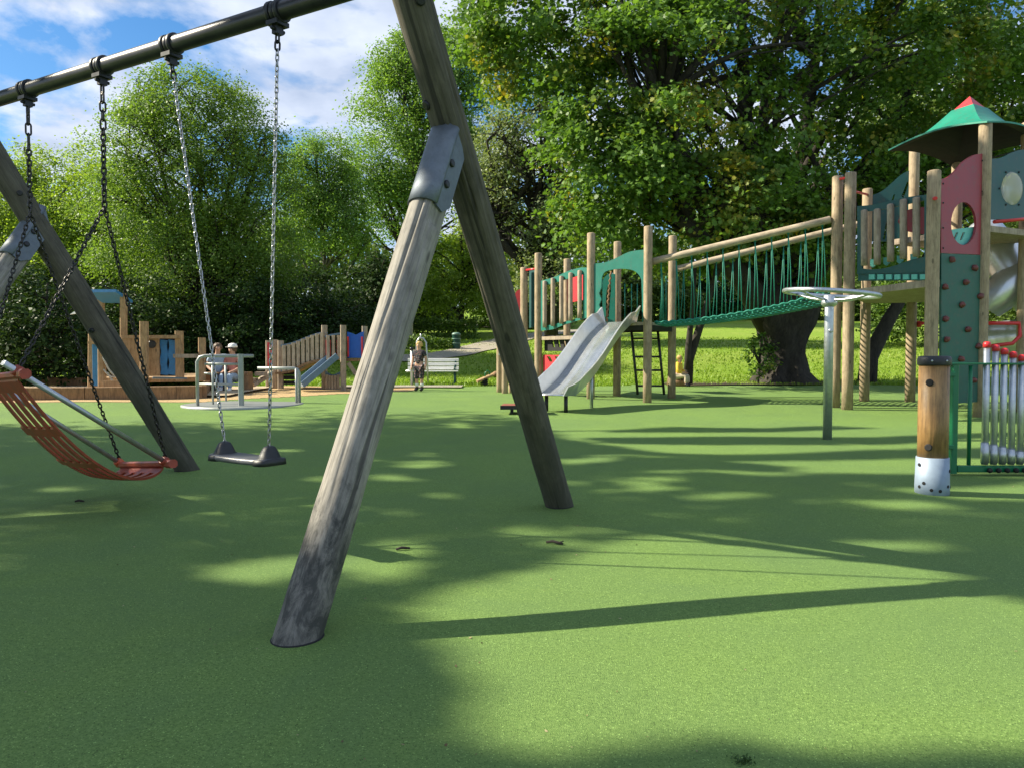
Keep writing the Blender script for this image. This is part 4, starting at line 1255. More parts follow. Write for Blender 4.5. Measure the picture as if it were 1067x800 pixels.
# -- rope bridge
fr0, fr1 = at(681, 272.5, 13.95), at(866, 229, 12.9)
rr0, rr1 = at(704, 281, 15.0), at(899, 233, 14.2)
post(fr0, fr1, .062, M['rail'], ps, 'bridge_rail', sink=.05)
post(rr0, rr1, .062, M['rail'], ps, 'bridge_rail', sink=.05)
ff = curve([(684, 337), (720, 334.5), (755, 330), (790, 323.5), (825, 315), (866, 303)], 6)
def lerp_curve(c_, t):
    x = t * (len(c_) - 1); i = min(int(x), len(c_) - 2); return c_[i][0] + (c_[i + 1][0] - c_[i][0]) * (x - i), c_[i][1] + (c_[i + 1][1] - c_[i][1]) * (x - i)
def floor_pt(t, rear=0.0):
    u, v = lerp_curve(ff, t)
    f_ = at(u, v, 13.95 + (12.9 - 13.95) * t)
    r_ = rr0.lerp(rr1, t); r_ = Vector((r_.x, r_.y, f_.z + .02))
    f2 = fr0.lerp(fr1, t); f2 = Vector((f2.x, f2.y, f_.z))
    return f2.lerp(r_, rear)
m = MB()
for k in range(6):
    rz = .06 + .88 * k / 5
    m.tube([floor_pt(t, rz) + Vector((0, 0, .012 * math.sin(t * 60 + k))) for t in np.linspace(0, 1, 40)], .012, 6)
for i in range(34):
    t = (i + .5) / 34
    m.tube([floor_pt(t, .04) + Vector((0, 0, -.015)), floor_pt(t, .5) + Vector((0, 0, -.05)), floor_pt(t, .96) + Vector((0, 0, -.01))], .014, 6)
net = part('bridge_net', m, M['rope_green'], ps)
for rear in (.06, .94):
    m = MB(); m.tube([floor_pt(t, rear) + Vector((0, 0, .02 + .01 * math.sin(t * 130))) for t in np.linspace(0, 1, 120)], .019, 7)
    part('edge_rope', m, M['rope_green'], net)
for k in range(11):
    t = (k + .5) / 11
    for rear, (q0, q1) in ((.06, (fr0, fr1)), (.94, (rr0, rr1))):
        a = q0.lerp(q1, t); 
        m = MB()
        for dt in (-.012, .012):
            e = floor_pt(min(1, max(0, t + dt)), rear)
            m.tube([a + Vector((0, 0, -.05)), a.lerp(e, .5) + Vector((.012, 0, 0)), e], .0085, 6)
        m.tube([a + Vector((0, 0, -.075)), a + Vector((0, 0, -.045))], .024, 8)
        part('hanger_rope', m, M['rope_green'], ps)

# -- right tower
up_z = lambda u, v, Y: at(u, v, Y).z
zdk = up_z(930, 297, 11.6)
deck('deck', [D_['i'] + Vector((0, -.02, 0)), D_['l'], D_['m'], D_['n'], D_['k'], D_['j']], zdk, .10, 'slat')
rail_top = curve([(894, 215), (908, 214), (925, 210.5), (945, 206), (968, 203)], 4)
loop = [(894, 286)] + rail_top + [(968, 284)]
hole1 = [(899, 280)] + curve([(899, 221), (915, 219.5), (935, 215.5), (964, 209)], 3) + [(964, 268)] + curve([(964, 268), (950, 271), (935, 276.5), (918, 280.5), (899, 281)], 3)[1:-1]
plane_panel('railing_panel', [loop, hole1], D_['i'], D_['l'], .03, M['teal_dark'], 0)
plane_panel('railing_panel', [curve([(930, 231), (936, 221), (950, 216.5), (969, 214.5)], 4) + curve([(969, 246), (950, 243), (937, 240), (930, 231)], 4)[1:-1]], D_['i'], D_['l'], .025, M['maroon'], -.10, label='rounded maroon inset')
for u, v0, v1 in ((903.5, 219, 277), (917, 218, 276), (931, 213, 273), (944.5, 208, 270), (958, 206, 267.5)):
    A0, B0 = onplane(u, v1, D_['i'], D_['l']), onplane(u, v0, D_['i'], D_['l'])
    e = (D_['l'] - D_['i']); nn = Vector((e.y, -e.x, 0)).normalized(); nn = -nn if nn.x > 0 else nn
    post(A0 + nn * .05, B0 + nn * .05, .05, M['slat'], ps, 'railing_slat', sink=0)
for k in range(7):  # turquoise squares painted to stand for sunlit green seen through gaps
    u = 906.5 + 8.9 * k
    plane_panel('lit_gap_inset', [[(u, 286.3), (u + 5.8, 286.1), (u + 5.8, 291.3), (u, 291.6)]], D_['i'], D_['l'], .02, M['turq'], .012)
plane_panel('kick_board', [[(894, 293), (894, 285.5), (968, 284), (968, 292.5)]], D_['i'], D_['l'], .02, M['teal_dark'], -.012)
for k in range(4):
    u = 907 + 14 * k
    plane_panel('lit_gap_inset', [[(u, 270.5 - 1.8 * k), (u + 6, 270 - 1.8 * k), (u + 6, 276 - 1.8 * k), (u + 3, 279 - 1.8 * k), (u, 277 - 1.8 * k)]], D_['i'] + Vector((.5, .1, 0)), D_['l'] + Vector((.5, .1, 0)), .02, M['turq'], 0)
# wavy board at the back of the tower
plane_panel('wave_panel', [[(908, 252)] + curve([(908, 204), (918, 200), (928, 192), (938, 183), (947, 178.5), (953, 180)], 4) + [(953, 252)],
            [(939, 205), (945, 190), (947.5, 190), (941.5, 207)], [(928, 212), (931, 203), (932.5, 203), (930, 213)], [(920, 258 - 8), (923, 232), (925, 232), (922, 250)]], D_['j'], D_['k'], .03, M['teal_dark'], 0)
# red panel with the oval hole and the climbing wall below
oval = [(1003 + 13.2 * math.cos(t), 234 - 23 * math.sin(t) * (1 if math.sin(t) > 0 else .95)) for t in np.linspace(0, 2 * math.pi, 25)[:-1]]
plane_panel('red_panel', [[(979.5, 264)] + curve([(979.5, 187), (987, 185), (995, 178), (1004, 168), (1014, 162), (1024, 160.5)], 4) + [(1024, 266)], oval], D_['l'], D_['m'], .034, M['maroon'], 0, label='maroon board with wavy top and oval hole')
plane_panel('pocket_panel', [curve([(988.5, 240), (1003, 238), (1017.5, 236.5)], 2) + curve([(1017, 246), (1010, 256), (1003, 259.5), (996, 255), (990, 248)], 3)] + [[(996 + 7 * k, 250), (999 + 7 * k, 242), (1001.5 + 7 * k, 242), (998.5 + 7 * k, 250)] for k in range(2)],
            D_['l'], D_['m'], .02, M['turq'], -.05)
cw_b = onplane(1000, 420, D_['l'], D_['m'])
plane_panel('climbing_wall', [[(979.5, 264.5), (1024, 266.5), (1024, 418), (979.5, 421)]], D_['l'], D_['m'], .034, M['climb'], .003)
e = (D_['m'] - D_['l']).normalized(); cwn = Vector((e.y, -e.x, 0)); cwn = -cwn if cwn.y > 0 else cwn
for u, v in ((989.5, 271), (1013, 279.5), (1004, 294.5), (982.5, 299.5), (1019, 309), (1000, 318), (983, 332.5), (1006, 343.5), (984, 354), (1017, 361), (999, 374), (988, 389), (1012, 396)):
    p = onplane(u, v, D_['l'], D_['m'])
    m = MB(); m.blob(p + cwn * .035, (.052, .04, .042), 9, 6)
    m.v = [tuple(Vector(q) + Vector((nrg.normal(), nrg.normal(), nrg.normal())) * .006) for q in m.v]
    part('climbing_hold', m, M['hold'], ps)
for u, v in ((981.5, 192), (981.5, 212), (981.5, 238), (981.5, 259), (1022, 168), (1022, 200), (1022, 232), (1022, 259)):
    p = onplane(u, v, D_['l'], D_['m']) + cwn * .018
    m = MB(); m.blob(p, (.014, .014, .014), 8, 5); part('bolt', m, M['iron'], ps)
# panel with the bubble window
eo = Vector((.9, .43, 0)).normalized()
mo = D_['m'] + eo * 1.6
oc, orx, ory = (1053.5, 197), 11.5, 17
ov2 = [(oc[0] + orx * math.cos(t), oc[1] + ory * math.sin(t)) for t in np.linspace(0, 2 * math.pi, 21)[:-1]]
pt_ = [(1031, 229)] + curve([(1031, 166), (1042, 165), (1052, 160), (1065, 156.5), (1080, 160), (1094, 167)], 4) + [(1094, 229)]
plane_panel('window_panel', [pt_, ov2], D_['m'], mo, .034, M['teal_dark'], 0, label='dark green board with a bubble window')
bc = onplane(oc[0], oc[1], D_['m'], mo); nb = Vector((eo.y, -eo.x, 0))
m = MB(); rr = 17 / 800 * bc.y
m.blob(bc, (rr * .95, rr * .95, rr * 1.02), 20, 12)
m.v = [tuple(bc + (Vector(q) - bc) - nb * ((Vector(q) - bc).dot(nb)) * .55) for q in m.v]
part('bubble_window', m, M['bubble'], ps)
for t in np.linspace(0, 2 * math.pi, 7)[:-1]:
    p = onplane(oc[0] + 13.5 * math.cos(t), oc[1] + 19.5 * math.sin(t), D_['m'], mo) + nb * .02
    m = MB(); m.blob(p, .016, 8, 5); part('bolt', m, M['iron'], ps)
up_post(1088, 110, (D_['m'] + eo * 1.5).y, .085, 'post', ps)
zt2 = onplane(1050, 238, D_['m'], mo).z
deck('deck', [D_['m'] + nb * .03, mo + nb * .03, mo - nb * 1.5, D_['m'] - nb * 1.5], zt2, .09, 'slat')
m = MB(); m.tube([onplane(1036, 231.5, D_['m'], mo), onplane(1092, 226, D_['m'], mo)], .028, 8); part('grab_rail', m, M['red_plastic'], ps)
m = MB(); m.tube([onplane(940, 209, D_['k'], D_['l']), onplane(975, 207, D_['k'], D_['l'])], .025, 8); part('grab_rail', m, M['red_plastic'], ps)
for (a, va), (b_, vb) in ((('h', 187), ('i', 185)), (('i', 199), ('j', 203)), (('a', 282), ('b', 280))):
    pa, pb = at(PX[a][0], va, PX[a][2]), at(PX[b_][0], vb, PX[b_][2])
    m = MB(); m.tube([pa, pb], .022, 8); part('tie_rod', m, M['red_plastic'], ps)
m = MB(); m.tube([at(956, 337, 14.0), at(962, 337, 13.8)], .03, 8); m.blob(at(957, 338, 14.0), .06); part('grab_handle', m, M['red_plastic'], ps)
# roof: four curved panels, red cap
zE = at(1027, 128, 11.2).z
Fc = Vector((at(1027, 128, 11.2).x, 11.2, zE))
d1, d2 = Vector((.9, .43, 0)).normalized(), Vector((-.43, .9, 0)).normalized()
Fc = Fc - (d1 + d2) * .06
w1 = 1.62
Lc, Rc = Fc + d2 * w1, Fc + d1 * w1
Bc = Fc + (d1 + d2) * w1
Lc.z = at(933, 156, Lc.y).z; Rc.z = zE - .08; Bc.z = zE - .1
apex = (Fc + Bc) / 2; apex.z = zE + .66
fl = .42
fls = {}
def roof_face(a, b, mat):
    """one roof board, bowed so that the eaves flare outwards"""
    m = MB(); vs = []; K, N_ = 8, 10
    f0 = apex.lerp(a, .22), apex.lerp(b, .22)
    for i in range(K + 1):
        t = i / K
        for j in range(N_ + 1):
            s_ = j / N_
            q0 = f0[0].lerp(a, t); q1 = f0[1].lerp(b, t)
            p = q0.lerp(q1, s_)
            p = p + Vector((0, 0, -.16 * math.sin(math.pi * t) * .6 + .10 * math.sin(math.pi * s_) * t))
            vs.append(p)
    nn = len(vs)
    vs2 = vs + [p - Vector((0, 0, .025)) for p in vs]
    fs = []
    for i in range(K):
        for j in range(N_):
            q = [i * (N_ + 1) + j, i * (N_ + 1) + j + 1, (i + 1) * (N_ + 1) + j + 1, (i + 1) * (N_ + 1) + j]
            fs.append(q); fs.append([x + nn for x in q[::-1]])
    for j in range(N_):
        fs.append([j, j + 1, nn + j + 1, nn + j]); o_ = K * (N_ + 1); fs.append([o_ + j, o_ + j + 1, nn + o_ + j + 1, nn + o_ + j])
    for i in range(K):
        for o_ in (0, N_):
            fs.append([i * (N_ + 1) + o_, (i + 1) * (N_ + 1) + o_, nn + (i + 1) * (N_ + 1) + o_, nn + i * (N_ + 1) + o_])
    m.add(vs2, fs); o = part('roof_panel', m, M[mat], ps)
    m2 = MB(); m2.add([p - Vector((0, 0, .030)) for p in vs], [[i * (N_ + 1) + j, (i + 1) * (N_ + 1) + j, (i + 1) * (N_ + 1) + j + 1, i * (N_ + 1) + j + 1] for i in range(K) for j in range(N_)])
    part('roof_underside_shade', m2, M['black_gap'], o); return o  # black sheet added to paint the shade under the roof board
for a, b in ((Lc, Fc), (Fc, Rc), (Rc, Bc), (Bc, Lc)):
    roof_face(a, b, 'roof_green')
m = MB(); cp = [apex.lerp(q, .24) + Vector((0, 0, -.03)) for q in (Fc, Rc, Bc, Lc)]
top_ = apex + Vector((0, 0, .05))
m.add(cp + [top_] + [q - Vector((0, 0, .03)) for q in cp], [(0, 1, 4), (1, 2, 4), (2, 3, 4), (3, 0, 4), (8, 7, 6, 5), (0, 5, 6, 1), (1, 6, 7, 2), (2, 7, 8, 3), (3, 8, 5, 0)])
part('roof_cap', m, M['red'], ps)
# stainless tube slide behind the tower
tp = [at(1022, 240, 13.0), at(1040, 262, 12.7), at(1058, 290, 12.5), at(1078, 312, 12.3), at(1092, 330, 12.2), at(1086, 346, 12.3), at(1064, 352, 12.6), at(1042, 354, 12.9), at(1018, 362, 13.2)]
tps = [Vector((0, 0, 0))] * 0
for i in range(len(tp) - 1):
    p0, p1, p2, p3 = tp[max(i - 1, 0)], tp[i], tp[i + 1], tp[min(i + 2, len(tp) - 1)]
    for k in range(6):
        t = k / 6
        tps.append(.5 * (2 * p1 + (p2 - p0) * t + (2 * p0 - 5 * p1 + 4 * p2 - p3) * t * t + (3 * p1 - p0 - 3 * p2 + p3) * t ** 3))
m = MB(); rs = [.30 + (.012 if i % 6 == 0 else 0) for i in range(len(tps))]
m.tube(tps, rs, 22, cap=False)
m2_ = MB(); m2_.tube([at(1028, 318, 12.6), at(1050, 300, 12.4), at(1072, 284, 12.4), at(1100, 270, 12.6)], [.27, .30, .30, .30], 20, cap=False)
ts = part('tube_slide', m, M['stainless'], ps, label='stainless steel tube slide curling down at the right edge')
part('tube_section', m2_, M['stainless'], ts)
m = MB(); m.tube([at(1027, 337, 11.9), at(1062, 337, 11.9), at(1063, 350, 11.9), at(1055, 358, 11.9), at(1030, 361, 11.9)], .03, 10); part('exit_rail', m, M['red_plastic'], ps)

# low red step platform by the slide's foot
c0 = gp(545, 431); stp = thing('step_platform', c0, 'low red topped step platform on dark legs at the foot of the slide', 'platform')
m = MB(); z0 = at(545, 423, c0.y).z
m.panel([[(-.34, -.24), (.34, -.24), (.30, .26), (-.30, .26)]], lambda x, y: Vector((c0.x + x, c0.y + y, z0)), (0, 0, 1), .05); part('top', m, M['step_red'], stp)
m = MB(); m.panel([[(-.345, -.25), (.345, -.25), (.345, -.244), (-.345, -.244)]], lambda x, y: Vector((c0.x + x, c0.y + y, z0 - .005)), (0, 0, 1), .06); part('edge_strip', m, M['iron'], stp)
for x in (-.17, .2):
    m = MB(); m.bar((c0.x + x, c0.y, .02 * c0.y - .05), (c0.x + x, c0.y, z0 - .02), .05, .05, ch=.008); part('leg', m, M['iron'], stp)

# ================================================================== spinner pole, bollard, chimes
b = gp(862, 457); sp_ = thing('spinning_ring', b, 'galvanised pole carrying a tilted steel ring to hang and spin on', 'spinner')
zr = at(862, 306, b.y).z
m = MB(); m.lathe([(.050, -.08), (.050, zr - b.z - .14), (.047, zr - b.z - .13)], b, 22); part('pole', m, M['galv'], sp_)
m = MB(); m.lathe([(.058, 0), (.088, .03), (.085, .06), (.062, .10), (.06, .13)], b + Vector((0, 0, zr - b.z - .15)), 20); hubp = part('hub', m, M['galv'], sp_)
tilt = Quaternion(Vector((.5, 1, 0)).normalized(), R(5)); rc = Vector((b.x + .02, b.y, zr))
ringp = [rc + tilt @ Vector((.50 * math.cos(t), .50 * math.sin(t), 0)) for t in np.linspace(0, 2 * math.pi, 49)[:-1]]
m = MB(); m.tube(ringp, .026, 10, closed=True); ringo = part('ring', m, M['galv'], sp_)
for k in range(4):
    t = k * math.pi / 2 + .5
    e = rc + tilt @ Vector((.50 * math.cos(t), .50 * math.sin(t), 0))
    m = MB(); m.tube(bez(np.array(b + Vector((0, 0, zr - b.z - .07))), np.array(rc.lerp(e, .55) + Vector((0, 0, -.08))), np.array(e), 7), .016, 8); part('spoke', m, M['galv'], ringo)
m = MB(); q = b + Vector((0, -.052, zr - b.z - .42)); m.lathe([(.024, 0), (.024, .008), (.012, .012)], q, 14, (0, -1, 0)); part('plug', m, M['galv'], sp_)

b = gp(971, 513); bl = thing('bollard', b, 'round timber bollard with a black cap and a perforated metal foot', 'bollard')
hb = at(971, 371, b.y).z - b.z
m = MB(); m.lathe([(.102, .26), (.102, .5), (.101, hb - .06)], (0, 0, 0), 30); part('post', m, M['bollard'], bl, Matrix.Translation(b))
m = MB(); m.lathe([(.108, hb - .068), (.112, hb - .06), (.112, hb - .02), (.104, hb - .004), (.085, hb)], b, 30); cpb = part('cap', m, M['rubber'], bl)
for a in (-1.3, -2.2):
    m = MB(); m.blob(b + Vector((.112 * math.cos(a), .112 * math.sin(a), hb - .035)), .008, 8, 5); part('screw', m, M['galv'], cpb)
m = MB(); m.lathe([(.115, -.05), (.115, .06), (.110, .262), (.104, .264)], b, 30); ft = part('metal_foot', m, M['foot_metal'], bl)
for a, z in ((-2.9, .21), (-2.55, .08), (-2.1, .035), (-1.6, .03), (-1.0, .06), (-.75, .17), (-.4, .05), (-2.85, .05)):
    m = MB(); m.lathe([(.012, -.004), (.012, .003)], b + Vector((.114 * math.cos(a), .114 * math.sin(a), z)), 12, (math.cos(a), math.sin(a), 0)); part('hole', m, M['black_gap'], ft)
for a, z in ((-2.35, hb - .19), (-2.35, .34)):
    m = MB(); m.lathe([(.026, -.01), (.026, .004), (.02, .008)], b + Vector((.100 * math.cos(a), .100 * math.sin(a), z)), 14, (math.cos(a), math.sin(a), 0)); part('bolt', m, M['black_gap'], bl)

Yc = 6.35
ch = thing('chime_panel', at(1030, 490, Yc), 'green metal frame holding a row of silver chime tubes with red caps', 'chimes')
zg = .02 * Yc
cx = lambda u: at(u, 400, Yc).x
cz = lambda v: at(1000, v, Yc).z
m = MB()
m.bar((cx(994.5), Yc, zg + .01), (cx(994.5), Yc, cz(380.2)), .05, .05, up=(0, 1, 0), ch=.006)
m.bar((cx(987), Yc, cz(379)), (cx(1120), Yc, cz(379)), .07, .016, ch=.003)
m.bar((cx(998), Yc, cz(488)), (cx(1120), Yc, cz(488)), .05, .055, ch=.006)
m.bar((cx(1117), Yc, zg + .01), (cx(1117), Yc, cz(380.2)), .05, .05, up=(0, 1, 0), ch=.006)
for v in (390, 465):
    m.bar((cx(984), Yc - .02, cz(v)), (cx(993), Yc - .02, cz(v)), .03, .035, ch=.004)
fr_ = part('frame', m, M['frame_green'], ch)
m = MB(); m.tube([(cx(1011), Yc, cz(484)), (cx(1011), Yc, cz(381))], .016, 12); part('bar', m, M['frame_green'], ch)
for k in range(10):
    u = 1027.3 + 9.15 * k; vt = 359 + 3.4 * k
    p0, p1 = Vector((cx(u), Yc - .004, cz(483.5))), Vector((cx(u), Yc - .004, cz(vt)))
    m = MB(); m.tube([p0, p1], .0265, 16); tb = part('chime_tube', m, M['galv'], ch)
    m = MB(); m.lathe([(.030, -.028), (.031, 0), (.026, .018), (.012, .024)], p1, 16); part('cap', m, M['red_plastic'], tb)
    m = MB(); zc_ = cz(461 + 2.2 * k); m.tube([(p0.x, Yc - .004, cz(482)), (p0.x, Yc - .004, zc_)], .0315, 16); part('lower_sleeve', m, M['galv'], tb)
    m = MB(); m.blob((p0.x + .02, Yc - .045, cz(489)), .022, 10, 6); part('knob', m, M['black_gap'], fr_)

# ================================================================== far left: sandpit, play ship
sb0 = [gp(-60, 417), gp(170, 417), gp(214, 414.5)]
def beam_wall(name, pts, hgt, th, mat, label, cat):
    t = thing(name, pts[1], label, cat)
    for a, b in zip(pts[:-1], pts[1:]):
        m = MB(); z = Vector((0, 0, hgt / 2 - .03)); m.bar(Vector(a) + z, Vector(b) + z, th, hgt + .06, ch=.012)
        part('timber', m, M[mat], t)
    return t
beam_wall('sandpit_border', [gp(-110, 417), gp(90, 416.5), gp(211, 414.5), gp(216, 408)], .24, .16, 'sleeper', 'low brown timber border along the front of the sandpit', 'border')
beam_wall('sandpit_border', [gp(-90, 401.5), gp(30, 401), gp(88, 402)], .20, .14, 'sleeper', 'low brown timber border at the back of the sandpit beside the laurel', 'border')
Ysh = 16.0
sh_ = thing('play_ship', gp(150, 404), 'honey coloured timber play ship with blue boards in the sandpit', 'play ship')
def wpost(u, vt, vb, Y, w=.15, d=.12):
    a, t = at(u, vb, Y), at(u, vt, Y); m = MB(); m.bar((a.x, Y, a.z - .05), (t.x + .02 * math.sin(u), Y, t.z), w, d, up=(0, 1, 0), ch=.018)
    part('post', m, M['new_wood'], sh_)
wpost(96, 336, 405, 15.6); wpost(106.5, 352, 405, 15.4, .13); wpost(129, 306, 352, 16.4, .12); wpost(106, 312, 350, 16.8, .12)
wpost(150.5, 335, 398, 15.8, .15); wpost(187.5, 345, 394, 16.2, .15); wpost(210.5, 352, 394, 16.4, .13)
def ubox(name, u0, u1, v0, v1, Y, d, mat, ch_=.006, lab=None, par=None):
    a, b = at(u0, v1, Y), at(u1, v0, Y); m = MB()
    m.bar(((a.x + b.x) / 2, Y, a.z), ((a.x + b.x) / 2, Y, b.z), b.x - a.x, d, up=(0, 1, 0), ch=ch_)
    return part(name, m, M[mat], par or sh_, label=lab)
ubox('wall_panel', 128, 150, 353, 396, 16.1, .05, 'new_wood'); wp = ubox('wall_panel', 154, 166, 353, 392, 16.2, .05, 'new_wood')
ubox('wall_panel', 166, 185, 353, 392, 16.35, .04, 'black_gap', lab='black backing behind the blue boards')
ubox('top_beam', 128, 187, 349.5, 353, 16.1, .10, 'new_wood')
for u0 in (167.5, 176):
    pts_ = [(u0 + 7.2 + .8 * math.sin(v * .35 + u0), v) for v in range(391, 353, -4)] + [(u0 + .8 * math.sin(v * .35 + u0 + 1), v) for v in range(354, 392, 4)]
    plane_panel('blue_board', [pts_], Vector((0, 16.25, 0)), Vector((1, 16.25, 0)), .03, M['blue'], 0, parent=sh_)
for u0 in (98, 101):
    ubox('blue_board', u0 - 1, u0 + 1.7, 359, 402, 15.5, .03, 'blue')
ubox('cross_rail', 92, 107, 356, 358.5, 15.45, .06, 'new_wood'); ubox('rail', 181, 206, 369, 373, 16.0, .07, 'slat')
pc = at(158.5, 359, 16.17); m = MB(); m.lathe([(.085, 0), (.085, .02), (.06, .025)], pc, 18, (0, -1, 0)); part('porthole', m, M['rubber'], sh_)
m = MB(); q = at(113, 309, 16.4); m.panel([[(-.30, -.35), (.34, -.35), (.34, .35), (-.30, .35)]], lambda x, y: Vector((q.x + x, q.y + y, q.z - y * .25)), (0, .25, 1), .06); part('canopy', m, M['blue'], sh_)
m = MB(); m.panel([[(0, 0), (.26, .20), (.28, .04)]], lambda x, y: at(73, 328, 16.6) + Vector((x, y * .3, y)), (0, -1, .3), .015); part('flag', m, M['white'], sh_)
m = MB(); dk = [gp(108, 409), gp(150, 409), gp(212, 407), gp(212, 398), gp(108, 398)]
zk = at(180, 395, 15.6).z
m.panel([[(p.x, p.y) for p in dk]], lambda x, y: Vector((x, y, zk - .05)), (0, 0, 1), .10); part('deck', m, M['new_wood'], sh_)
m = MB(); m.panel([[(lambda w: (w.x, w.z))(at(u, v, 15.5)) for u, v in ((160, 401.5), (165, 394.5), (178, 395), (196, 402))]], lambda x, y: Vector((x, 15.30 + (y - zk) * -1.2, zk + .02 + max(0, y - zk + .1) * .2)), (0, -.4, 1), .03); part('ramp_board', m, M['blue_grey'], sh_)
ubox('hull_board', 108, 150, 396.5, 404, 15.2, .06, 'new_wood')
m = MB()
for a, b in (((107, 372), (123, 392)), ((108, 385), (124, 390)), ((112, 388), (124, 396)), ((124, 388), (121, 397))):
    p, q = at(*a, 15.35), at(*b, 15.35)
    m.tube([p.lerp(q, t) - Vector((0, 0, .10 * math.sin(math.pi * t))) for t in np.linspace(0, 1, 8)], .018, 6)
part('rope', m, M['rope_pale'], sh_)
sheet('sand', np.arange(-12.5, -5.6, .3), np.arange(15.1, 18.3, .3), lambda x, y: .02 * y + .05, M['sand'])

# ================================================================== roundabout
b = gp(254, 421.5); rb = thing('roundabout', b, 'flush steel roundabout with tall galvanised hoop rails', 'roundabout')
m = MB(); m.lathe([(1.02, -.05), (1.02, .012), (.99, .018), (.2, .020)], b, 48); part('disc', m, M['steel_grey'], rb)
def hoop(pts, r, nm='rail'):
    m = MB(); m.tube(pts, r, 10); return part(nm, m, M['steel_grey'], rb)
zt_, zm = at(230, 371, 13.6).z, at(230, 379, 13.6).z
gA, gB, gC = gp(206, 424.5), gp(252.5, 424), gp(312, 420)
hoop([gA + Vector((0, 0, -.02)), Vector((gA.x, gA.y, zt_ - .10)), Vector((gA.x + .05, gA.y, zt_ - .02)), Vector((gA.x + .13, gA.y, zt_)), Vector((gB.x + .2, gB.y, zt_))], .028)
hoop([Vector((gA.x + .12, gA.y + .02, zm)), Vector((gB.x, gB.y + .02, zm))], .022)
m = MB(); q = Vector((gB.x, gB.y - .05, gB.z)); m.bar(q, (q.x, q.y, at(252, 369, 13.2).z), .085, .06, up=(0, 1, 0), ch=.012); part('post', m, M['steel_grey'], rb)
for u, vt, vb in ((222, 379, 422.5), (235.5, 379, 418)):
    p = gp(u, vb); hoop([p, Vector((p.x, p.y, at(u, vt, p.y).z))], .018, 'post')
zb2 = at(280, 383.5, 13.9).z
hoop([Vector((gB.x, gC.y, zb2)), Vector((gC.x - .10, gC.y, zb2)), Vector((gC.x - .03, gC.y, zb2 - .02)), Vector((gC.x, gC.y, zb2 - .08)), gC], .028)
p = gp(309, 420.5); hoop([p, Vector((p.x, p.y, zb2 - .01))], .022, 'post')
for v, uu in ((400, (206, 250)), (389, (213, 222))):
    a, b2 = at(uu[0], v, 13.4), at(uu[1], v + .5, 13.4); hoop([a, b2], .018)

# ================================================================== small slatted play bridge
b = gp(330, 405.5); sm = thing('play_bridge', b, 'small timber play bridge with slatted rails, red and blue panels and a chute', 'play bridge')
def spost(u, vt, vb, Y, w=.12, mat='slat'):
    a, t = at(u, vb, Y), at(u, vt, Y); m = MB(); m.bar((a.x, Y, a.z - .05), (t.x, Y, t.z), w, w, up=(0, 1, 0), ch=.02); return part('post', m, M[mat], sm)
for u, vt, vb, Y in ((280, 355, 404, 18.0), (286.5, 354, 404, 17.9), (292.5, 355, 404, 17.7), (338, 339, 406, 17.6), (357.7, 339, 407.5, 17.3), (380, 340, 405, 17.8)):
    spost(u, vt, vb, Y)
def ubs(name, u0, u1, v0, v1, Y, d, mat, lab=None): return ubox(name, u0, u1, v0, v1, Y, d, mat, .004, lab, sm)
ubs('red_panel', 279, 288, 357, 384, 17.95, .03, 'red', 'low red end panel')
top_ = curve([(293, 360.5), (305, 358), (318, 353), (330, 348.5), (341, 346.5)], 4); bot_ = curve([(293, 387), (308, 385), (322, 378), (334, 374.5), (341, 374)], 4)
for c_, hgt, nm in ((top_, .05, 'handrail'), (bot_, .06, 'side_beam')):
    m = MB(); pts_ = [at(u, v, 17.62) for u, v in c_]
    for p, q in zip(pts_[:-1], pts_[1:]): m.bar(p, q, .07, hgt)
    part(nm, m, M['blue_grey'], sm)
for k in range(9):
    u = 296 + 4.9 * k; t = (u - 293) / 48
    (_, v0), (_, v1) = lerp_curve(top_, t), lerp_curve(bot_, t)
    ubs('rail_slat', u - 1.5, u + 1.7, v0 - .3, v1 + .5, 17.5, .05, 'rail')
m = MB(); pts_ = [at(u, v + 1.5, 17.9) for u, v in bot_]
for p, q in zip(pts_[:-1], pts_[1:]): m.bar(p, q, .9, .05)
part('walkway', m, M['sleeper'], sm)
for u0, u1 in ((339.5, 344.5), (351, 356.5)): ubs('red_panel', u0, u1, 354.5, 375, 17.5, .03, 'red')
for u in (342, 347.5, 353): ubs('rail_slat', u - 1.4, u + 1.4, 349.5, 375, 17.42, .05, 'slat')
m = MB(); pts_ = [at(u, v, 17.5) for u, v in curve([(339, 351), (346, 349), (357, 347.5)], 3)]
for p, q in zip(pts_[:-1], pts_[1:]): m.bar(p, q, .05, .04)
part('handrail', m, M['blue_grey'], sm)
plane_panel('blue_panel', [[(362, 373)] + curve([(362, 346), (367, 347.5), (371, 349), (375, 347), (379, 345.5)], 3) + [(379, 373)]], Vector((0, 17.6, 0)), Vector((1, 17.6, 0)), .03, M['blue_deep'], 0, parent=sm)
ubs('red_strip', 362, 363.6, 351, 372, 17.55, .02, 'red'); ubs('red_strip', 376.5, 378.2, 351, 372, 17.55, .02, 'red')
ubs('beam', 357, 382, 373.5, 376.5, 17.6, .10, 'sleeper')
m = MB(); m.bar(at(363, 378, 17.5), at(371, 390, 17.5), .08, .08); part('brace', m, M['slat'], sm)
a, b2 = at(348, 373.5, 17.35), at(312, 403, 16.9)
m = MB()
sv = (b2 - a).normalized(); cs_ = sv.cross(Vector((0, 0, 1))).normalized()
m.bar(a, b2, .40, .03); ct = part('chute', m, M['slide_bed'], sm)
for s_ in (-.21, .21):
    m = MB(); m.bar(a + cs_ * s_ + Vector((0, 0, .06)), b2 + cs_ * s_ + Vector((0, 0, .05)), .03, .14, ch=.006); part('side_wall', m, M['blue_grey'], ct)
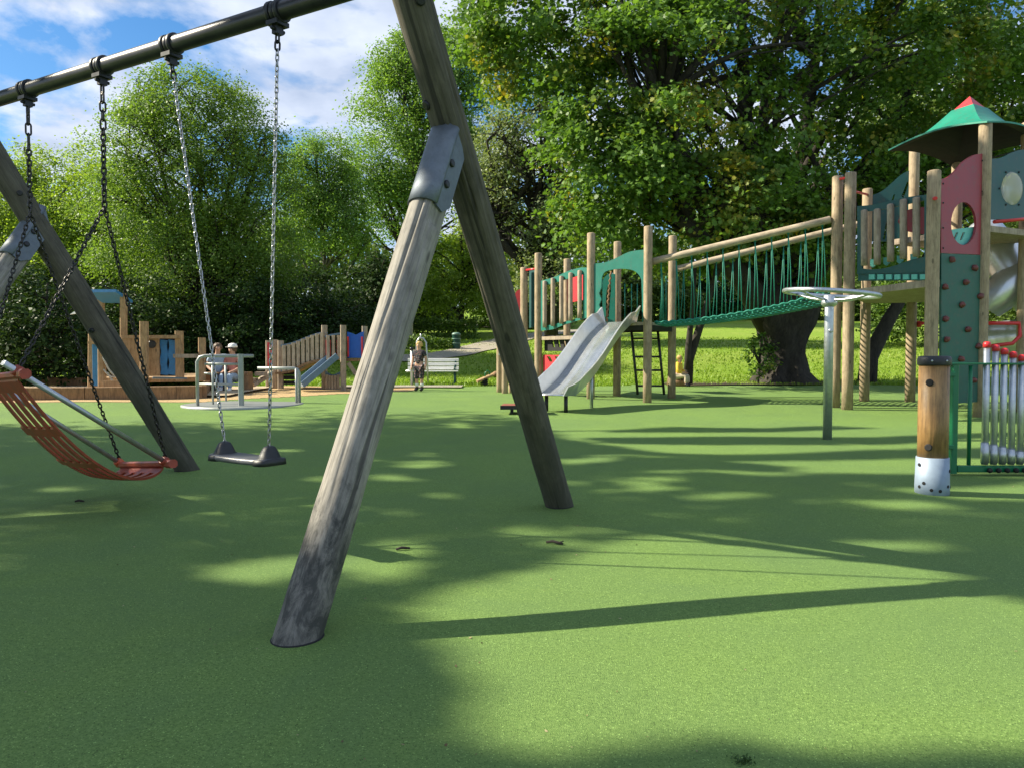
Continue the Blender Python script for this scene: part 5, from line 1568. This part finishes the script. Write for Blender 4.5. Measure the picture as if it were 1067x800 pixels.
for k in range(5): ubs('palisade_slat', 340.6 + 3 * k - 1.2, 340.6 + 3 * k + 1.2, 390.5 + (.8 if k in (1, 2, 3) else 0), 406, 17.45, .06, 'slat')
plane_panel('wave_board', [curve([(339, 386), (343, 389), (347, 390.5), (351, 389), (354.5, 387)], 3) + [(354.5, 393), (339, 393)]], Vector((0, 17.55, 0)), Vector((1, 17.55, 0)), .03, M['blue_grey'], 0, parent=sm)
m = MB(); m.bar(at(263, 401, 17.2), at(284, 388, 17.6), .16, .10, ch=.02); st_ = part('step_beam', m, M['slat'], sm)
for (u, v) in ((262, 396), (272, 389.5)):
    m = MB(); q = at(u, v, 17.25); m.box(q, (.22, .22, .09)); part('step', m, M['slat'], st_)
for k in range(3): ubs('ramp_board', 295, 311, 386.5 + 5 * k, 390.5 + 5 * k, 17.75, .05, 'black_gap')

# ================================================================== bench, bin, arch, pillar, rocker
b = gp(452, 400.5); bn = thing('bench', b, 'white slatted bench with dark green metal ends facing the play area', 'bench')
Yb = b.y
for k, (v0, v1) in enumerate(((373.5, 377), (378, 381.3), (382.2, 385.2))):
    a0, a1 = at(425, (v0 + v1) / 2, Yb + .28 - .05 * k), at(478, (v0 + v1) / 2, Yb + .28 - .05 * k)
    m = MB(); m.bar(a0, a1, .03, (v1 - v0) / 800 * Yb, ch=.008); part('back_slat', m, M['white'], bn)
for k in range(3):
    a0, a1 = at(424, 387, Yb + .12 - .13 * k), at(477.5, 387, Yb + .12 - .13 * k)
    a1.z = a0.z = at(450, 387, Yb).z + .004 * k
    m = MB(); m.bar(a0, a1, .11, .035, ch=.008); part('seat_slat', m, M['white'], bn)
for u in (431, 474):
    p = at(u, 387.5, Yb); z0 = .02 * Yb
    m = MB(); m.bar((p.x, Yb - .14, p.z - .03), (p.x, Yb + .18, p.z - .03), .05, .04)
    m.bar((p.x, Yb - .12, z0), (p.x, Yb - .04, p.z - .03), .05, .06, up=(0, 1, 0)); m.bar((p.x, Yb + .22, z0), (p.x, Yb + .12, p.z - .03), .05, .06, up=(0, 1, 0))
    m.bar((p.x, Yb + .14, p.z - .03), (p.x, Yb + .32, at(u, 374, Yb + .3).z), .05, .05, up=(0, 1, 0))
    m.box((p.x, Yb + .03, z0 + .02), (.10, .46, .04))
    m.tube([(p.x, Yb - .14, p.z - .02), (p.x, Yb - .16, p.z + .10), (p.x, Yb - .06, p.z + .13), (p.x, Yb + .18, p.z + .12)], .022, 8)
    part('bench_end', m, M['bin'], bn)
fx = gpt(475.5, 364.5); k = fx.y / 800
bi = thing('litter_bin', fx, 'dark green round litter bin with two pale bands beside the path', 'bin')
rr = 4.3 * k; hh = 17.5 * k
m = MB(); m.lathe([(rr * .93, -.05), (rr * .95, .02), (rr, hh * .5), (rr, hh * .86), (rr * 1.02, hh * .88)], fx, 24); part('body', m, M['bin'], bi)
m = MB(); m.lathe([(rr * 1.06, hh * .87), (rr * 1.08, hh * .90), (rr * 1.0, hh * .97), (rr * .5, hh * 1.02)], fx, 24); part('lid', m, M['bin_band'], bi)
for f in (.38, .64):
    m = MB(); m.tube([fx + Vector((rr * 1.0 * math.cos(t), rr * 1.0 * math.sin(t), hh * f)) for t in np.linspace(0, 2 * math.pi, 25)[:-1]], .016, 6, closed=True); part('band', m, M['bin_band'], bi)
b = gp(437, 402); ac = thing('climbing_arch', b, 'slim galvanised arch and posts standing behind the standing child', 'climbing frame')
Ya = b.y
m = MB(); m.tube([at(434, 400, Ya), at(434, 366, Ya), at(434.5, 356, Ya), at(437, 352, Ya), at(441, 352.5, Ya), at(444, 357, Ya), at(445, 372, Ya), at(446, 398, Ya)], .022, 10); part('arch', m, M['galv'], ac)
m = MB(); m.tube([at(429, 401, Ya - .2), at(429, 364, Ya - .2)], .035, 10); po = part('post', m, M['galv'], ac)
m = MB(); m.lathe([(.05, 0), (.05, .06), (.03, .07)], at(429, 365, Ya - .2), 12); part('cap', m, M['iron'], po)
m = MB(); m.tube([at(438.5, 352.5, Ya), at(438.5, 348, Ya)], .02, 8); part('finial', m, M['galv'], ac)
m = MB(); m.tube([at(423, 387, Ya - .1), at(434, 386.5, Ya - .1)], .03, 8); part('side_handle', m, M['galv'], ac)
p0 = gpt(426, 362)
pl = thing('stone_pillar', p0, 'pale stone gate pillar at the left end of the clipped hedge', 'pillar')
zt_ = at(426, 327, p0.y).z; kk = p0.y / 800
for i in range(6):
    z0, z1 = p0.z + (zt_ - p0.z) * i / 6, p0.z + (zt_ - p0.z) * (i + 1) / 6
    m = MB(); m.bar((p0.x, p0.y, z0 - (.1 if i == 0 else -.006)), (p0.x, p0.y, z1), 8 * kk * (1 - .01 * (i % 2)), 8 * kk, up=(0, 1, 0), ch=.015); part('block', m, M['stone'], pl)
m = MB(); m.box((p0.x, p0.y, zt_ + .05), (10 * kk, 10 * kk, .10)); part('cap', m, M['stone'], pl)
b = gp(510, 401.5); rk = thing('seesaw_rocker', b, 'small wooden spring rocker with a green hoop handle beside the palisade', 'rocker')
a0, a1 = at(497, 397.5, b.y), at(520, 387.5, b.y + .1)
m = MB(); m.bar(a0, a1, .26, .07, ch=.02); part('plank', m, M['new_wood'], rk)
m = MB(); m.tube([(at(504.5, 399, b.y).x + .09 * math.cos(t), b.y + .09 * math.sin(t), .02 * b.y + .17 * t / 25) for t in np.linspace(0, 25, 60)], .016, 6); part('spring', m, M['iron'], rk)
m = MB(); q0 = at(508, 392, b.y); m.tube([q0 + Vector((-.06, 0, -.05)), q0 + Vector((-.06, 0, .08)), q0 + Vector((0, 0, .14)), q0 + Vector((.06, 0, .09)), q0 + Vector((.06, 0, -.02))], .018, 8); part('handle', m, M['frame_green'], rk)
m = MB(); q0 = at(517, 390, b.y); m.blob(q0, (.10, .12, .08)); part('seat_pad', m, M['sleeper'], rk)

# ================================================================== people
def skin_mesh(name, verts, edges, radii, mat, parent, root=0, sub=2, label=None):
    me = bpy.data.meshes.new(name + '_base'); me.from_pydata([tuple(v) for v in verts], edges, [])
    o = bpy.data.objects.new(name + '_base', me); COL.objects.link(o)
    sk = o.modifiers.new('skin', 'SKIN'); sk.use_smooth_shade = True
    if not me.skin_vertices: 
        bpy.context.view_layer.objects.active = o
        me.attributes.new if False else None
    for i, v in enumerate(me.skin_vertices[0].data):
        r = radii[i]; v.radius = r if hasattr(r, '__len__') else (r, r); v.use_root = (i == root)
    o.modifiers.new('sub', 'SUBSURF').levels = sub; o.modifiers['sub'].render_levels = sub
    dg = bpy.context.evaluated_depsgraph_get(); dg.update()
    m2 = bpy.data.meshes.new_from_object(o.evaluated_get(dg)); m2.name = name
    bpy.data.objects.remove(o, do_unlink=True)
    n = bpy.data.objects.new(name, m2); COL.objects.link(n); m2.materials.clear(); m2.materials.append(mat)
    m2.polygons.foreach_set('use_smooth', [True] * len(m2.polygons))
    n.parent = parent
    if label: n['label'] = label
    return n
def person(loc, rz, hgt, J_, label, hair, clothes, group=None):
    """J_: joints in units of body height, facing -Y; body is one skinned surface"""
    t = thing('person', loc, label, 'person', group); t.rotation_euler = (0, 0, rz)
    names = list(J_)
    V = [Vector(J_[n][0]) * hgt for n in names]; Rr = [J_[n][1] * hgt for n in names]
    ix = {n: i for i, n in enumerate(names)}
    bones = [('pelvis', 'waist'), ('waist', 'chest'), ('chest', 'neck'), ('neck', 'head'), ('head', 'crown'), ('head', 'nose')]
    for s in 'LR':
        bones += [('chest', 'sh' + s), ('sh' + s, 'el' + s), ('el' + s, 'wr' + s), ('wr' + s, 'ha' + s), ('pelvis', 'hip' + s), ('hip' + s, 'kn' + s), ('kn' + s, 'an' + s), ('an' + s, 'to' + s)]
        for f in ('f1', 'f2', 'f3', 'f4', 'th'): bones.append(('ha' + s if f != 'th' else 'wr' + s, f + s))
    skin_mesh('body', V, [(ix[a], ix[b]) for a, b in bones], Rr, M['skin'], t)
    for nm, mt_, ch_, grow in clothes:
        ns = list(dict.fromkeys(x for pr in ch_ for x in pr if isinstance(x, str)))
        vv, rr2, ee = [], [], []
        jx = {}
        def node(key):
            if key in jx: return jx[key]
            if isinstance(key, str): p, r = V[ix[key]], Rr[ix[key]]
            else:
                a, b, f = key; p = V[ix[a]].lerp(V[ix[b]], f); r = Rr[ix[a]] * (1 - f) + Rr[ix[b]] * f
            jx[key] = len(vv); vv.append(p); rr2.append(r + grow * hgt); return jx[key]
        for a, b in ch_: ee.append((node(a), node(b)))
        skin_mesh(nm, vv, ee, rr2, M[mt_], t)
    if hair:
        m = MB(); hd = V[ix['head']].lerp(V[ix['crown']], .55)
        r = .063 * hgt
        m.blob(hd + Vector((0, .012, .006)) * hgt, (r, r * 1.08, r * .95), 14, 9)
        for i in range(46):
            a = rnd.uniform(0, 6.28); e = rnd.uniform(-.5, 1.2)
            p = hd + Vector((math.cos(a) * math.cos(e) * .9, .2 + math.sin(a) * math.cos(e), math.sin(e) * .95)) * r
            if p.y < hd.y - r * .4 and p.z < hd.z: continue
            m.blob(p, r * .24, 6, 4)
        o = part('hair', m, M[hair]); o.parent = t
    return t
def joints_stand():
    J_ = {'pelvis': ((0, 0, .50), .072), 'waist': ((0, -.005, .60), .068), 'chest': ((0, .005, .73), .078), 'neck': ((0, .0, .835), .030), 'head': ((0, -.008, .885), .056), 'crown': ((0, .0, .95), .050), 'nose': ((0, -.068, .90), .010)}
    for s, k in (('L', 1), ('R', -1)):
        J_.update({'sh' + s: ((.10 * k, 0, .785), .036), 'el' + s: ((.145 * k, .01, .63), .028), 'wr' + s: ((.15 * k, -.03, .50), .019), 'ha' + s: ((.152 * k, -.04, .465), .020),
                   'f1' + s: ((.157 * k, -.062, .42), .007), 'f2' + s: ((.155 * k, -.046, .412), .007), 'f3' + s: ((.153 * k, -.032, .415), .007), 'f4' + s: ((.15 * k, -.018, .424), .006), 'th' + s: ((.14 * k, -.07, .455), .007),
                   'hip' + s: ((.05 * k, 0, .47), .062), 'kn' + s: ((.055 * k, -.012, .27), .042), 'an' + s: ((.055 * k, .008, .055), .028), 'to' + s: ((.06 * k, -.07, .022), .024)})
    return J_
def joints_sit():
    J_ = joints_stand()
    for n in J_:
        p, r = J_[n]
        if n[:2] not in ('kn', 'an', 'to'): J_[n] = ((p[0], p[1] + (.0 if p[2] < .55 else -.03 * (p[2] - .5) * 4), p[2] - .23), r)
    for s, k in (('L', 1), ('R', -1)):
        J_['kn' + s] = ((.075 * k, -.24, .27), .043); J_['an' + s] = ((.075 * k, -.23, .05), .028); J_['to' + s] = ((.08 * k, -.30, .022), .024)
        J_['el' + s] = ((.15 * k, -.05, .40), .028); J_['wr' + s] = ((.09 * k, -.17, .33), .02); J_['ha' + s] = ((.07 * k, -.20, .325), .02)
        for i, f in enumerate(('f1', 'f2', 'f3', 'f4')): J_[f + s] = (((.085 - .012 * i) * k, -.245 + .004 * abs(i - 1), .318), .007)
        J_['th' + s] = ((.05 * k, -.20, .335), .007)
    return J_
top_c = [('pelvis', 'waist'), ('waist', 'chest'), ('chest', ('chest', 'neck', .6)), ('chest', 'shL'), ('shL', ('shL', 'elL', .7)), ('chest', 'shR'), ('shR', ('shR', 'elR', .7))]
long_c = top_c[:3] + [('chest', 'shL'), ('shL', 'elL'), ('elL', ('elL', 'wrL', .85)), ('chest', 'shR'), ('shR', 'elR'), ('elR', ('elR', 'wrR', .85))]
leg_c = lambda f: [('pelvis', 'hipL'), ('hipL', 'knL'), ('knL', ('knL', 'anL', f)), ('pelvis', 'hipR'), ('hipR', 'knR'), ('knR', ('knR', 'anR', f))]
shoe_ = lambda s: [(('knL'.replace('L', s), 'an' + s, .82), 'an' + s), ('an' + s, 'to' + s)]
b = gp(437, 407.5); hk = (at(437, 355, b.y).z - b.z)
person(b, R(-20), hk, joints_stand(), 'small blond child in a dark flowery outfit and black boots standing before the bench', 'hair_blond',
       [('top', 'print', long_c[:3] + top_c[3:], .010), ('trousers', 'print', leg_c(.15), .012), ('sock', 'cloth_white', [(('knL', 'anL', .45), ('knL', 'anL', .85))], .006), ('sock', 'cloth_white', [(('knR', 'anR', .45), ('knR', 'anR', .85))], .006),
        ('boot', 'iron', shoe_('L'), .010), ('boot', 'iron', shoe_('R'), .010)])
Yp = 16.6
sb1 = thing('log_seat', (at(231, 400, Yp + .25).x, Yp + .25, .02 * Yp), 'low timber seat under the two adults behind the roundabout', 'seat')
m = MB(); m.bar((at(212, 400, Yp).x, Yp + .28, .02 * Yp + .40), (at(256, 400, Yp).x, Yp + .28, .02 * Yp + .40), .34, .08, ch=.02); part('seat_plank', m, M['sleeper'], sb1)
for u in (216, 252):
    m = MB(); m.bar((at(u, 400, Yp).x, Yp + .28, .02 * Yp - .05), (at(u, 400, Yp).x, Yp + .28, .02 * Yp + .36), .2, .3, up=(0, 1, 0)); part('seat_block', m, M['sleeper'], sb1)
pb1 = Vector((at(222.5, 400, Yp).x, Yp + .25, .02 * Yp)); pb2 = Vector((at(240, 400, Yp).x, Yp + .25, .02 * Yp))
person(pb1, R(25), 1.42, joints_sit(), 'seated adult with short brown hair in a pale blue top', 'hair_brown',
       [('top', 'cloth_blue', top_c, .012), ('trousers', 'cloth_dark', leg_c(.9), .012), ('shoe', 'iron', shoe_('L'), .008), ('shoe', 'iron', shoe_('R'), .008)])
p2 = person(pb2, R(-15), 1.36, joints_sit(), 'seated adult in a coral top and a white cap', 'hair_brown',
       [('top', 'cloth_pink', top_c, .012), ('trousers', 'cloth_blue', leg_c(.9), .012), ('shoe', 'cloth_white', shoe_('L'), .008), ('shoe', 'cloth_white', shoe_('R'), .008)])
m = MB(); hh = 1.36; m.lathe([(.072 * hh, 0), (.075 * hh, .02 * hh), (.06 * hh, .055 * hh), (.02 * hh, .07 * hh)], (0, -.035 * hh + .0, .715 * hh), 16); m.box((0, -.11 * hh, .722 * hh), (.10 * hh, .09 * hh, .012)); o = part('cap', m, M['cloth_white']); o.parent = p2
Yk = 18.9; q = at(706, 397, Yk); q.z = terrain(q.x, Yk)
person(q, R(60), (at(706, 371, Yk).z - q.z) / .74, joints_sit(), 'small seated figure in a yellow top by the thin leaning tree', 'hair_blond',
       [('top', 'cloth_yellow', long_c, .018), ('trousers', 'cloth_khaki', leg_c(.9), .014), ('shoe', 'iron', shoe_('L'), .008), ('shoe', 'iron', shoe_('R'), .008)])
s2 = thing('log_seat', (q.x, q.y + .02, q.z), 'small log seat under the figure in yellow', 'seat')
m = MB(); m.tube([(q.x - .24, q.y + .06, q.z + .09), (q.x + .24, q.y - .02, q.z + .09)], .105, 14); part('log', m, M['sleeper'], s2)

# ================================================================== small things on the ground
def twig(u, v, ln, rz, label, fork=False):
    p = gp(u, v); p.z = .02 * p.y + und(p.x, p.y) + .008
    d = Vector((math.cos(rz), math.sin(rz), 0))
    m = MB(); m.tube([p - d * ln / 2, p - d * ln * .15 + Vector((.003, .004, .006)), p + d * ln * .2 + Vector((0, -.003, .004)), p + d * ln / 2], [.006, .008, .0075, .005], 7)
    if fork: m.tube([p + d * ln * .1, p + d * ln * .42 + Vector((-d.y, d.x, 0)) * .025 + Vector((0, 0, .008))], [.005, .003], 6)
    tag(part('twig', m, M['twig']), label, 'twig')
twig(420, 571, .075, .35, 'short dark twig lying right of the pale swing leg')
twig(578, 566, .10, -.45, 'forked dark twig lying near the foot of the dark swing leg', True)
twig(83, 525, .06, .1, 'tiny dark twig lying in the shade below the hammock swing')
p = gp(774, 790); p.z = .02 * p.y + und(p.x, p.y)
n = 160; P = np.array(p)[None] + nrg.normal(size=(n, 3)) * [.014, .012, .004] + [0, 0, .006]
me = leaf_mesh('moss_tuft', P - np.array(p), nrg.normal(size=(n, 3)) + [0, 0, .8], nrg.uniform(.005, .010, n), DIAM)
o = bpy.data.objects.new('moss_tuft', me); COL.objects.link(o); o.location = p; me.materials.append(M['moss'])
tag(o, 'tiny tuft of green moss on the sunlit green surface in the foreground', 'moss')
n = 420; yy = 1.6 + 13 * nrg.random(n) ** 1.6; xx = nrg.uniform(-.75, .75, n) * (yy + .5)
zz = .02 * yy + np.array([und(a, b) for a, b in zip(xx, yy)]) + .004
me = leaf_mesh('leaf_litter', np.stack([xx, yy, zz], 1), nrg.normal(size=(n, 3)) * .25 + [0, 0, 1], nrg.uniform(.006, .022, n) * (.6 + .03 * yy), OVAL)
o = bpy.data.objects.new('leaf_litter', me); COL.objects.link(o)
lm = leaf_mat('dry_leaf', (.10, .06, .025), (.42, .36, .20), trans=.1); me.materials.append(lm)
tag(o, 'scattered dry leaf scraps and pale specks on the green surface', 'leaf litter', kind='stuff')
# grass blades at the edge of the lawn and over the near bank
n = 60000
yy = 18.9 + 15 * nrg.random(n) ** 2.0; xx = nrg.uniform(-.72, .72, n) * yy
kp = np.array([(y > EDGE(x) - .04) for x, y in zip(xx, yy)])
for q_ in _pp: kp &= (np.hypot(xx - q_.x, yy - q_.y) > .9)
xx, yy = xx[kp], yy[kp]; n = len(xx)
zz = np.array([ground_z(a, b) for a, b in zip(xx, yy)])
hgt = nrg.uniform(.03, .085, n); az = nrg.uniform(0, 6.28, n); wdt_ = .010 + .0006 * yy
V = np.zeros((n, 3, 3))
V[:, 0] = np.stack([xx - np.cos(az) * wdt_, yy - np.sin(az) * wdt_, zz - .01], 1); V[:, 1] = np.stack([xx + np.cos(az) * wdt_, yy + np.sin(az) * wdt_, zz - .01], 1)
V[:, 2] = np.stack([xx + nrg.normal(size=n) * .03, yy + nrg.normal(size=n) * .03, zz + hgt], 1)
me = bpy.data.meshes.new('grass'); me.vertices.add(n * 3); me.vertices.foreach_set('co', V.ravel().astype(np.float32))
me.loops.add(n * 3); me.loops.foreach_set('vertex_index', np.arange(n * 3, dtype=np.int32)); me.polygons.add(n)
me.polygons.foreach_set('loop_start', np.arange(0, n * 3, 3, dtype=np.int32)); me.polygons.foreach_set('loop_total', np.full(n, 3, dtype=np.int32)); me.update(calc_edges=True)
o = bpy.data.objects.new('grass', me); COL.objects.link(o); me.materials.append(M['blade'])
tag(o, 'short mown grass on the bank behind the play area', 'grass', kind='stuff')
